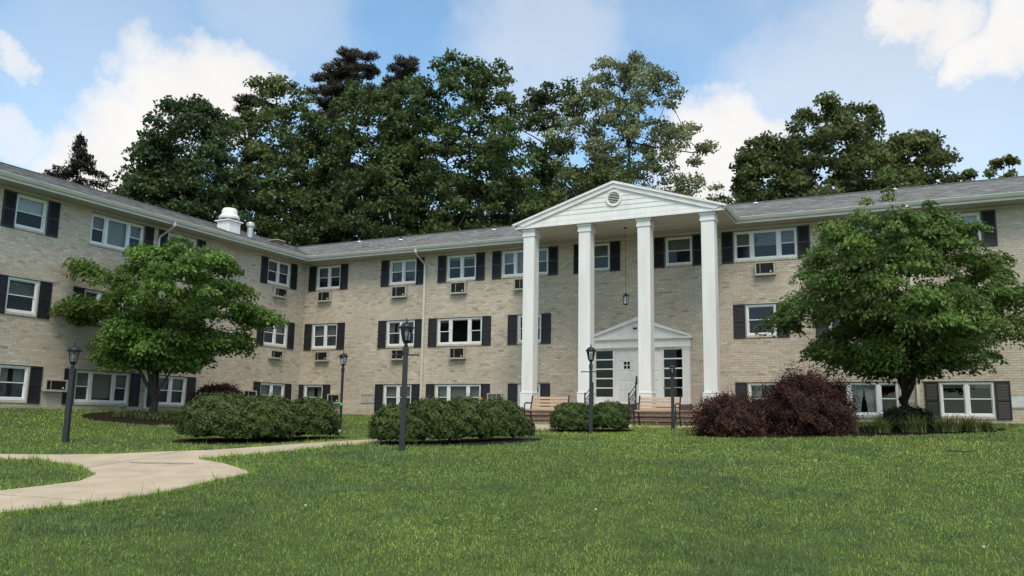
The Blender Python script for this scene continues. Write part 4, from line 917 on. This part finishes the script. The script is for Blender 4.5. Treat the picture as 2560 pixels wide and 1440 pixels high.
bt = [  # name, label, xy, ztop, hw, zlow, profile, clumps, leaves, leaf, colour
 ('maple_tree', 'dark maple at the open edge of the wood, nearest the pointed spruce', (-17.8, 8.8), 20.4, 4.2, 4, tall, 190, 36000, (.036, .070, .026)),
 ('maple_tree', 'low bushy dark tree leaning out from the dark maple toward the spruce', (-18.4, 6.6), 17.2, 2.5, 4, tall, 90, 16000, (.034, .064, .025)),
 ('oak_tree', 'mid green round-headed tree between dark maple and tall pine', (-17.0, 15.8), 24.3, 4.4, 6, tall, 190, 34000, (.068, .108, .034)),
 ('oak_tree', 'shorter mid green tree filling the dip before the tall pine', (-13.6, 16.6), 21.4, 3.6, 5, tall, 130, 24000, (.046, .080, .028)),
 ('maple_tree', 'deep green broad tree standing in front of the tall pine', (-10.7, 18.8), 24.0, 5.0, 6, egg, 200, 38000, (.050, .090, .028)),
 ('maple_tree', 'rounded green tree shoulder to shoulder with the largest maple', (-7.6, 20.6), 24.0, 4.0, 6, tall, 150, 28000, (.044, .082, .027)),
 ('maple_tree', 'largest rounded deep green maple in the middle of the wood', (-4.1, 22.1), 26.0, 6.2, 6, tall, 270, 50000, (.050, .090, .028)),
 ('oak_tree', 'dark narrow tree squeezed between largest maple and pale airy tree', (-1.3, 30.0), 26.8, 4.3, 8, tall, 150, 28000, (.040, .070, .025)),
 ('poplar_tree', 'pale silvery airy tree with sky showing through its crown', (5.6, 29.1), 27.2, 6.3, 8, tall, 330, 56000, (.125, .165, .085)),
 ('linden_tree', 'broad olive green domed tree behind the long right-hand roof', (20.6, 29.0), 21.2, 5.9, 7, dome, 230, 46000, (.068, .098, .034)),
 ('linden_tree', 'rounded olive tree joined to the far side of the broad domed tree', (25.4, 31.1), 19.5, 2.9, 7, egg, 90, 17000, (.074, .104, .036)),
 ('linden_tree', 'low olive tree beside the portico gable, below the broad domed tree', (16.2, 26.0), 18.5, 3.5, 6, dome, 130, 24000, (.060, .092, .032)),
 ('sapling_tree', 'slim young treetop peeping over the roof', (28.7, 38.3), 18.5, .9, 12, dome, 40, 5200, (.10, .135, .04)),
 ('sapling_tree', 'bushy yellow-green treetop peeping over the far roof end', (30.9, 39.3), 19.4, 1.7, 12, dome, 70, 9500, (.105, .14, .04)),
 ('understory_tree', 'low leafy understory tree behind the roof fan', (-14.9, 12.4), 16.6, 4.4, 3, dome, 130, 22000, (.046, .080, .027)),
 ('understory_tree', 'low dark understory tree behind the roof valley', (-8.6, 15.5), 16.4, 4.8, 3, dome, 130, 22000, (.038, .068, .024)),
 ('understory_tree', 'low dark understory tree below the largest maple', (-1.9, 19.9), 17.0, 5.2, 3, dome, 150, 26000, (.046, .080, .027)),
 ('understory_tree', 'low green understory tree just behind the portico gable', (4.6, 24.2), 17.4, 4.8, 3, dome, 130, 22000, (.062, .096, .032)),
 ('understory_tree', 'low bushy tree under the dark maple along the side wing roof', (-17.0, 7.6), 14.6, 3.4, 3, dome, 110, 18000, (.040, .070, .026)),
]
for i, (nm, lb, xy, zt, hw, zl, pf, nc, nl, cl) in enumerate(bt):
    lf = (.29, .19) if nm != 'poplar_tree' else (.255, .16)
    fb = {'poplar_tree': 1.0, 'linden_tree': 1.25, 'sapling_tree': 1.0}.get(nm, .95)
    broadleaf(nm, lb, (*xy, G(*xy) - .02), zt, hw * 1.06, zl, pf, int(nc * 1.35), int(nl * fb), lf, tuple(np.array(cl) * (1.42, 1.3, 1.2)), BG, lob_amp=.35 if nm == 'poplar_tree' else 1, rc=((.7, 1.2) if nm == 'poplar_tree' else (.75, 1.45)) if hw > 2 else (.5, .85), flat=.95, trunk_r=.26 if hw > 2 else .1, fork=.9, seed=i, surf=.5, cv=.2)
# pines: needle tufts on rising limbs
def pine(label, xy, zt, spec, seed):
    global RNG
    RNG = np.random.default_rng(300 + seed); b = (*xy, G(*xy)); t = empty('pine_tree', b, label, 'tree', BG)
    C = []
    for dx, dz, r, n in spec:
        d = rnd_dir(n); C.append(np.c_[dx, 0, dz] + d * np.array([r, r, r * .8]) * RNG.random((n, 1)) ** .5)
    C = np.concatenate(C); n = len(C) * 230; ci = RNG.integers(0, len(C), n); d = rnd_dir(n); d[:, 2] = np.abs(d[:, 2]) * .9 + .1
    P = C[ci] + d * .62 * RNG.random((n, 1)) ** .5; T = d + RNG.normal(size=(n, 3)) * .25
    leaf_mesh('crown', P, RNG.normal(size=(n, 3)), .40, .075, tones(n, (.052, .056, .038), .2, ci, .2, len(C), .4), NEEDLE, t, T)
    H = zt - b[2]; trunk = [(0 + .15 * math.sin(i), 0, H * .93 * i / 8 - (.1 if i == 0 else 0)) for i in range(9)]
    limbs_mesh('trunk', trunk, [(C[i], RNG.uniform(.6, .95)) for i in RNG.integers(0, len(C), 10)], C, .34, BARKD, t, 7, .03)
pine('tall dark pine with spiky tufted top rising above the wood', (-14.5, 21.3), 28.7, [(-2.0, 26.0, 1.9, 22), (.0, 27.2, 1.9, 26), (.9, 25.2, 2.0, 20), (-2.4, 24.0, 1.7, 16), (-1.2, 24.6, 1.6, 12), (-.8, 20.5, 1.7, 9), (1.4, 18.5, 1.6, 8), (-.5, 16, 1.8, 8)], 1)
pine('second smaller pine head rising beside the tall spiky pine', (-11.7, 22.8), 27.9, [(.9, 26.8, 1.3, 16), (.0, 25.8, 1.2, 12), (1.3, 25.2, 1.3, 14), (0, 22, 1.4, 8)], 2)
pine('thin dark pine top between dark maple and round-headed tree', (-20.2, 16.3), 24.5, [(0, 23.2, 1.1, 8), (-.6, 21.5, 1.3, 9), (.5, 19.5, 1.5, 9), (-.3, 17.4, 1.6, 9)], 3)
def spruce(label, xy, zt, hw):
    global RNG
    RNG = np.random.default_rng(400); b = (*xy, G(*xy)); t = empty('spruce_tree', b, label, 'tree'); H = zt - b[2]
    m = MB(); m.tube([(0, 0, -.1), (0, 0, H * .5), (0, 0, H)], [.28, .16, .02], 8); P = []; T = []
    z = 2.5
    while z < H - .15:
        f = (H - z) / H; L0 = hw * 8.0 * f ** 1.2; nb = 7 if f > .3 else 6
        for k in range(nb):
            a = RNG.random() * 6.283; L = L0 * RNG.uniform(.55, 1.1); dz = -.38 * L + RNG.uniform(-.15, .1)
            pts = [np.array([L * s * math.cos(a), L * s * math.sin(a), z + dz * s + .18 * L * s * s]) for s in np.linspace(0, 1, 6)]
            m.tube(pts, np.linspace(.035, .008, 6), 4, False)
            nn = int(20 + L * 75); s = RNG.random(nn) ** .55; q = np.array(pts); idx = s * 5; i0 = idx.astype(int).clip(0, 4); w = (idx - i0)[:, None]
            base = q[i0] * (1 - w) + q[i0 + 1] * w; sd = np.array([-math.sin(a), math.cos(a), 0]); off = RNG.normal(size=(nn, 1)) * (.10 + .22 * L / hw * (1 - s[:, None]) + .05) * sd + np.c_[np.zeros((nn, 2)), -RNG.random(nn) * .28]
            P.append(base + off); T.append(np.tile([math.cos(a) * .5, math.sin(a) * .5, -.9], (nn, 1)) + RNG.normal(size=(nn, 3)) * .35)
        z += .30 + .45 * f
    P = np.concatenate(P); n = len(P)
    leaf_mesh('crown', P, RNG.normal(size=(n, 3)), .28, .075, tones(n, (.026, .032, .025), .22), NEEDLE, t, np.concatenate(T)); m.build('trunk', BARKD, t, True)
spruce('pointed dark spruce standing alone behind the side wing roof', (-25.3, 6.2), 18.9, 2.65)

# the two trees in the court
RT = np.array([.897, .442, 0])
lowdome = lambda s: np.clip(1 - (np.abs(s - .44) / np.where(s < .44, .49, .66)) ** 2.0, .05, 1) ** .6
roundp = lambda s: np.clip(1 - (np.abs(s - .56) / np.where(s < .56, .60, .52)) ** 1.9, .05, 1) ** .62
def lob(*a): return [tuple(RT * u + np.array([-.442, .897, 0]) * v + np.array([0, 0, z])) for u, v, z in a]
bl = (2.97, -10.3, G(2.97, -10.3))
broadleaf('young_maple', 'young multi-stemmed maple with bright layered leaves by the brick side wing', bl, bl[2] + 5.3, 2.7, bl[2] + 1.55, roundp, 190, 72000, (.13, .083), (.112, .205, .040), None, rc=(.40, .82), flat=.72, trunk_r=.155, fork=.15, bark=BARK, seed=51, surf=.5, cv=.24, droop=.12,
  lobes=lob((-2.95, 0, 3.25), (-2.6, .2, 3.0), (-2.75, -.2, 4.75), (-2.45, 0, 4.5), (3.55, 0, 3.05), (3.2, .2, 3.1), (2.9, -.3, 3.3), (2.7, 0, 3.9), (2.4, .3, 2.4), (-1.4, -.8, 1.75), (-1.1, -.5, 1.5), (.35, 0, 5.55), (.6, .3, 5.4), (1.5, -.2, 5.1), (-.9, 0, 5.2), (.5, -1.4, 1.95)), center=(.35, .15), up=.4)
br = (24.45, -5.3, G(24.45, -5.3))
broadleaf('spreading_tree', 'spreading dark green ornamental tree with drooping leaves and thin top shoots', br, br[2] + 5.5, 2.85, br[2] + 1.6, lowdome, 260, 100000, (.125, .06), (.098, .165, .036), None, rc=(.40, .78), flat=.6, trunk_r=.18, fork=.17, bark=BARKD, seed=64, surf=.6, cv=.22, droop=.40,
  lobes=lob((-3.15, 0, 2.75), (-2.8, .2, 2.6), (-2.7, -.3, 3.3), (-2.4, 0, 4.0), (-1.9, .2, 4.7), (3.1, 0, 2.9), (3.2, .3, 3.4), (2.8, -.4, 2.5), (2.3, 0, 1.95), (-2.2, -.4, 2.05), (-1.5, 0, 5.15), (1.1, 0, 5.75), (.9, .2, 5.6), (1.6, -.2, 5.2), (-.9, -.6, 1.75), (1.4, -.8, 1.7), (-1.2, .2, 5.35), (-.7, 0, 5.5), (.5, .1, 5.55), (1.9, 0, 5.0), (2.2, .3, 4.5), (-2.1, -.2, 4.45), (.1, 0, 5.6), (1.3, 0, 5.55)), shoots=lob((-.15, 0, 6.15), (-.12, 0, 6.35), (-.1, .05, 6.75), (-.75, 0, 6.05), (.95, 0, 6.0), (-.08, .1, 6.95)), center=(0, .1), up=.4)

def shrub(name, label, xy, w, dpt, h, n, leaf, col, group, seed, spiky=0., cat='shrub', core=CORE, sq=2.15, lump=1.3, zc=.45):
    global RNG
    RNG = np.random.default_rng(seed); z = G(*xy); t = empty(name, (*xy, z), label, cat, group, R(26) + RNG.uniform(-.15, .15))
    ph = RNG.random(8) * 6.283
    def rad(d):
        an = np.arctan2(d[:, 1], d[:, 0]); e = d[:, 2]
        return 1 + lump * (.06 * np.sin(3 * an + ph[0] + 2 * e) + .055 * np.sin(5 * an + ph[1] - 3 * e) + .05 * np.sin(8 * an + 7 * e + ph[2]) + .045 * np.sin(13 * an - 9 * e + ph[3]) + .04 * np.sin(14 * e + 4 * an + ph[4]) + .03 * np.sin(21 * an + 17 * e + ph[7]))
    def surf(d):
        q = (np.abs(d[:, 0]) ** sq + np.abs(d[:, 1]) ** sq + np.abs(d[:, 2]) ** sq) ** (-1 / sq)
        p = d * (q * rad(d))[:, None]; return p
    d = rnd_dir(n); d[:, 2] = np.where(d[:, 2] < -.55, -d[:, 2], d[:, 2])
    p = surf(d) * (1 - .20 * RNG.random(n) ** 1.6 + spiky * RNG.random(n) ** 6)[:, None]
    sc_ = np.array([w / 2, dpt / 2, h * .56]); sc_[2] = h * (1 - zc) * 1.02; P = p * sc_ + np.array([0, 0, h * zc]); P[:, 2] = np.maximum(P[:, 2], .015)
    N = d + RNG.normal(size=(n, 3)) * .6 + np.array([0, 0, .25]); T = d + np.array([0, 0, .5]) + RNG.normal(size=(n, 3)) * .5
    tn = tones(n, col, .24); tn *= (1 + .16 * np.sin(5 * d[:, 0] + 4 * d[:, 1] + ph[5]) * np.sin(6 * d[:, 2] + ph[6]))[:, None]
    leaf_mesh('foliage', P, N, leaf[0], leaf[1], tn, NEEDLE, t, T)
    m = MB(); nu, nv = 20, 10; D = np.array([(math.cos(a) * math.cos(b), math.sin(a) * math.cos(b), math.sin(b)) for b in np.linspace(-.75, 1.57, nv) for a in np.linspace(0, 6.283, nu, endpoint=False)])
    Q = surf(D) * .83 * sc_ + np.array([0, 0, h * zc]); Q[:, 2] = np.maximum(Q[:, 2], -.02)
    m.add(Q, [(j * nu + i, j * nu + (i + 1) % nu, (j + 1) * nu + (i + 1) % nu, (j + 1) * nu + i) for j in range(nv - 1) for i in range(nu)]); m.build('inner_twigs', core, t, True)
    return t
YEW = (.068, .112, .030)
GA = ('clipped dark evergreen shrub massed beside the green-taped lamp post', 'shrubs beside the taped lamp post')
GB = ('clipped dark evergreen shrub in the long row behind the slate lamp post', 'shrubs in the long row')
GC = ('small clipped evergreen shrub of the pair facing the porch', 'shrub pair facing the porch')
SH = [(10.75, -15.1, 1.80, 1.02, 'largest clipped evergreen shrub of the mass by the path fork', GA[1]), (11.65, -14.6, 1.35, .94, 'clipped evergreen shrub at the path side of the mass, next to the largest one', GA[1]),
      (11.75, -13.2, 1.25, .94, 'clipped evergreen shrub of the mass closest to the green-taped lamp post', GA[1]), (10.9, -13.8, 1.5, .96, 'clipped evergreen shrub at the back of the mass facing the young maple', GA[1]),
      (15.35, -14.9, 1.12, .76, 'lowest clipped evergreen shrub at the path end of the long row', GB[1]), (15.72, -14.2, 1.15, .90, 'rounded clipped evergreen shrub right behind the slate grey lamp post', GB[1]),
      (15.98, -13.3, 1.15, .90, 'rounded clipped evergreen shrub of the long row with a yellow bloom above it', GB[1]), (16.35, -12.4, 1.1, .87, 'last clipped evergreen shrub of the long row, next to the little leafy plant', GB[1]),
      (16.45, -8.15, 1.25, .72, 'clipped evergreen shrub of the porch pair hiding the end of a bench', GC[1]), (17.3, -7.75, 1.1, .74, 'clipped evergreen shrub of the porch pair below the handrail', GC[1])]
for i, (x, y, w, h, lb, g) in enumerate(SH):
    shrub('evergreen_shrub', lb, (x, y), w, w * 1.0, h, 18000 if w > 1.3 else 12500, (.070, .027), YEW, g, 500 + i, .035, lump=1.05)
shrub('barberry_shrub', 'low rounded dark red barberry shrub at the bed edge near the steps', (20.7, -8.75), 1.55, 1.35, .88, 17000, (.055, .033), (.062, .029, .021), None, 601, .26, sq=2.1, lump=1.8, zc=.38)
shrub('barberry_shrub', 'tall dark red barberry shrub with ragged top beside the spreading tree', (22.36, -7.45), 2.1, 1.9, 1.34, 32000, (.055, .033), (.052, .025, .019), None, 602, .22, sq=2.0, lump=1.9, zc=.34)
shrub('barberry_shrub', 'small dull red shrub against the wall beside the young maple', (2.3, -6.9), 1.75, 1.3, .98, 9000, (.08, .045), (.085, .032, .027), None, 603, .2)
shrub('ground_shrub', 'small dark shrub round the foot of the spreading tree', (24.5, -5.75), 1.15, 1.0, .55, 6000, (.09, .04), (.022, .036, .014), None, 604, .2)
shrub('ground_shrub', 'little leafy plant at the end of the long shrub row', (16.2, -10.55), .32, .32, .38, 1500, (.07, .04), (.05, .07, .03), None, 605, .3)
RNG = np.random.default_rng(77)
t = empty('yellow_flower', (16.05, -12.75, G(16.05, -12.75)), 'single yellow bloom showing above the long shrub row', 'flower')
n = 60; d = rnd_dir(n); P = d * .045 + np.array([0, 0, .93]); leaf_mesh('bloom', P, d, .05, .035, tones(n, (.7, .36, .02), .15), LEAF, t)
m = MB(); m.tube([(0, 0, 0), (.01, 0, .5), (0, 0, .9)], .006, 5); m.build('stem', CORE, t)

def blades(n, spread, L, w0, col, seedr, lean=(.3, 1.1)):
    """arching strap leaves from one crown"""
    a = seedr.random(n) * 6.283; ln = L * seedr.uniform(.6, 1.15, n); le = seedr.uniform(*lean, n); o = seedr.normal(size=(n, 2)) * spread
    dirs = np.c_[np.cos(a), np.sin(a)]; sd = np.c_[-np.sin(a), np.cos(a)]; V = []
    for s in (0, .35, .7, 1.0):
        h = ln * (s * np.cos(le * s * .9)) * .9; r = ln * s * np.sin(le * s + .12); wd = w0 * (1 - s ** 2 * .92)
        c_ = np.c_[o + dirs * r[:, None], np.maximum(h, .01)]
        V += [c_ + np.c_[sd * wd / 2, np.zeros(n)], c_ - np.c_[sd * wd / 2, np.zeros(n)]]
    V = np.stack(V, 1).reshape(-1, 3); q = np.array([(0, 1, 3, 2), (2, 3, 5, 4), (4, 5, 7, 6)]); F = (np.arange(n)[:, None, None] * 8 + q).reshape(-1, 4)
    return V, F, np.repeat(tones(n, col, .2), 8, 0)
for i, (x, y, s, lb) in enumerate([(23.25, -7.45, .42, 'arching daylily clump'), (23.95, -7.15, .46, 'arching daylily clump'), (24.65, -6.95, .48, 'arching daylily clump'), (25.35, -6.55, .46, 'arching daylily clump'), (25.85, -6.15, .40, 'arching daylily clump'), (26.2, -5.6, .3, 'arching daylily clump')]):
    V, F, c_ = blades(150, .10, s * 1.15, .026, (.125, .165, .055), RNG)
    t = empty('daylily_clump', (x, y, G(x, y) + .02), {0: 'arching daylily clump right beside the tall red barberry', 5: 'smallest daylily clump at the open end of the mulch bed'}.get(i, 'arching strap-leaved daylily clump in the middle of the bed edge below the tree'), 'plant', 'daylilies edging the mulch bed'); np_mesh('leaves', V, F, GRASSM, t, c_)
for i, (x, y) in enumerate([(3.7, -12.1), (4.5, -11.9), (3.1, -11.2), (5.2, -11.3), (4.2, -10.9)]):
    V, F, c_ = blades(90, .16, .26, .03, (.085, .115, .04), RNG)
    t = empty('hosta_clump', (x, y, G(x, y) + .02), 'low yellowish leafy clump in the mulch round the young maple', 'plant', 'low plants round the young maple'); np_mesh('leaves', V, F, GRASSM, t, c_)

# ------------------------------------------------------------------ grass
RNG = np.random.default_rng(9)
FWD = math.atan2(.8845, -.439)
N = 600000
th = FWD + RNG.uniform(-.74, .74, N); r = np.exp(RNG.uniform(math.log(5.2), math.log(37), N))
x = CAM.x + r * np.cos(th); y = CAM.y + r * np.sin(th)
ok = (x > .1) & (y < -.1) & (x < 39.5) & ~((x > 11.85) & (x < 19.6) & (y > -4.1))
ok &= ~inpoly(x, y, PATH)
for Pb in (BEDR, BEDL, BEDA, BEDB, BEDC): ok &= ~inpoly(x, y, Pb)
x, y, r = x[ok], y[ok], r[ok]
# longer fringe along the path edge
e = []; Pn = np.roll(PATH, -1, 0)
for a, b in zip(PATH, Pn):
    L = np.hypot(*(b - a)); d = np.hypot(*((a + b) / 2 - np.array([CAM.x, CAM.y]))); k = int(L * min(800, 800 * (11 / d) ** 1.3)); s = RNG.random(k)[:, None]; t_ = (b - a) / L; e.append(a + (b - a) * s + np.array([-t_[1], t_[0]]) * np.abs(RNG.normal(0, .06, (k, 1))))
e = np.concatenate(e); e = e[~inpoly(e[:, 0], e[:, 1], PATH)]; ne = len(e)
# taller fringe round posts and beds
x = np.r_[x, e[:, 0]]; y = np.r_[y, e[:, 1]]; r = np.r_[r, np.hypot(e[:, 0] - CAM.x, e[:, 1] - CAM.y)]; edge = np.r_[np.zeros(len(x) - ne, bool), np.ones(ne, bool)]
n = len(x)
def fbm(x, y, f, s):
    g = np.random.default_rng(s); o = 0
    for k in range(5):
        a = g.random() * 6.283; p = g.random() * 6.283; ff = f * (1.0 + .55 * k); o = o + np.sin(ff * (x * math.cos(a) + y * math.sin(a)) + p + 1.3 * np.sin(ff * .7 * (x * math.sin(a) - y * math.cos(a)) + p * 2)) / (1 + .35 * k)
    return o / 3.2
coarse = fbm(x, y, 1.1, 1) + .6 * fbm(x, y, 3.1, 2); coarse = np.clip((coarse - .12) * 2.0, 0, 1)
yel = np.clip(fbm(x, y, .55, 3) * .6 + .35 * fbm(x, y, 2.3, 4) + .15 + .5 * RNG.normal(0, .5, n) + .5 * np.clip((y + 19) / 8, 0, 1), -1, 1)  # patchy yellow; its rise toward the building paints warmer light into the blades
cz_ = (RNG.random(n) < coarse * .9).astype(float); hgt = RNG.uniform(.018, .045, n) * (1 + .55 * cz_) * np.where(edge, 2.3, 1) * np.where(RNG.random(n) < .008, 2.2, 1); hgt *= np.clip(1.0 + (r - 14) * .008, .95, 1.15) * np.clip(1 + .55 * fbm(x, y, 8.5, 6) + .35 * fbm(x, y, 19, 7), .35, 1.9)
wid = .0074 * np.maximum(1, r / 8.5) * RNG.uniform(.7, 1.3, n) * np.where(coarse > .5, 1.15, 1)
az_ = RNG.random(n) * 6.283; lean = np.abs(RNG.normal(0, 1.0, n)).clip(0, 1.45); fa = RNG.random(n) * 6.283
base = np.c_[x, y, G(x, y) - .004]
dx = np.c_[np.cos(az_), np.sin(az_), np.zeros(n)] * (wid / 2)[:, None]
tip = base + np.c_[np.cos(fa) * np.sin(lean) * hgt, np.sin(fa) * np.sin(lean) * hgt, np.cos(lean) * hgt + .004]
V = np.stack([base - dx, base + dx, tip], 1).reshape(-1, 3)
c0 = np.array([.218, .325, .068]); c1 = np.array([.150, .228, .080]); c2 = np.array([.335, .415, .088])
coarse = cz_; col = c0 * (1 - coarse[:, None]) + c1 * coarse[:, None]
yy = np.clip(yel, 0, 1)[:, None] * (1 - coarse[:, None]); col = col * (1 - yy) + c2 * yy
col *= (1 + .16 * fbm(x, y, .9, 11) + .10 * fbm(x, y, 3.7, 12))[:, None]; col *= RNG.normal(1, .38, n).clip(.25, 2.2)[:, None]; dry = RNG.random(n) < .05; col[dry] = np.array([.30, .26, .12]) * RNG.uniform(.7, 1.2, dry.sum())[:, None]
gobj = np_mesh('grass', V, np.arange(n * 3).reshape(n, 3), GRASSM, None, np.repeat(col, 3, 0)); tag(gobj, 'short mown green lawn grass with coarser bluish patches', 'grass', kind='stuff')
# broad-leaved weeds in the turf
P = []
for (cx, cy, s, k) in [(16.9, -22.3, .5, 150), (20.3, -20.6, .6, 150), (21.0, -20.9, .5, 90), (23.2, -19.4, .6, 90), (22.4, -17.6, .6, 80)]:
    P.append(np.c_[RNG.normal(cx, s * .5, k), RNG.normal(cy, s * .35, k)])
P = np.concatenate(P); n = len(P); P3 = np.c_[P, G(P[:, 0], P[:, 1]) + RNG.uniform(.03, .05, n)]
w_ = leaf_mesh('lawn_weeds', P3, np.array([0, 0, 1.]) + RNG.normal(size=(n, 3)) * .35, .04, .026, tones(n, (.16, .25, .055), .25), GRASSM, None); tag(w_, 'broad-leaved weeds growing in the lawn', 'weeds', kind='stuff')
for i, (cx, cy) in enumerate([(18.29, -21.18), (21.39, -19.67), (25.41, -19.37)]):
    t = empty('clover_flower', (cx, cy, G(cx, cy)), 'white clover blossom standing in the open lawn', 'flower', 'white clover blossoms in the lawn')
    d = rnd_dir(36); d[:, 2] = np.abs(d[:, 2]); leaf_mesh('blossom', d * .016 + np.array([0, 0, .085]), d, .02, .012, tones(36, (.62, .62, .55), .1, yellow=.02), LEAF, t); m = MB(); m.tube([(0, 0, 0), (0, 0, .085)], .002, 4); m.build('stem', CORE, t)
t = empty('fallen_twig', (25.5, -11.83, G(25.5, -11.83) + .05), 'dark fallen twig lying in the grass before the mulch bed', 'twig', rz=.32)
m = MB(); m.tube([(-.26, 0, .0), (-.1, .02, .012), (.08, -.01, .006), (.27, .02, .03)], [.007, .009, .008, .004], 5); m.tube([(.08, -.01, .006), (.17, .09, .02)], [.005, .002], 4); m.tube([(-.1, .02, .01), (-.2, .1, .02)], [.005, .002], 4); m.build('stick', BARKD, t)
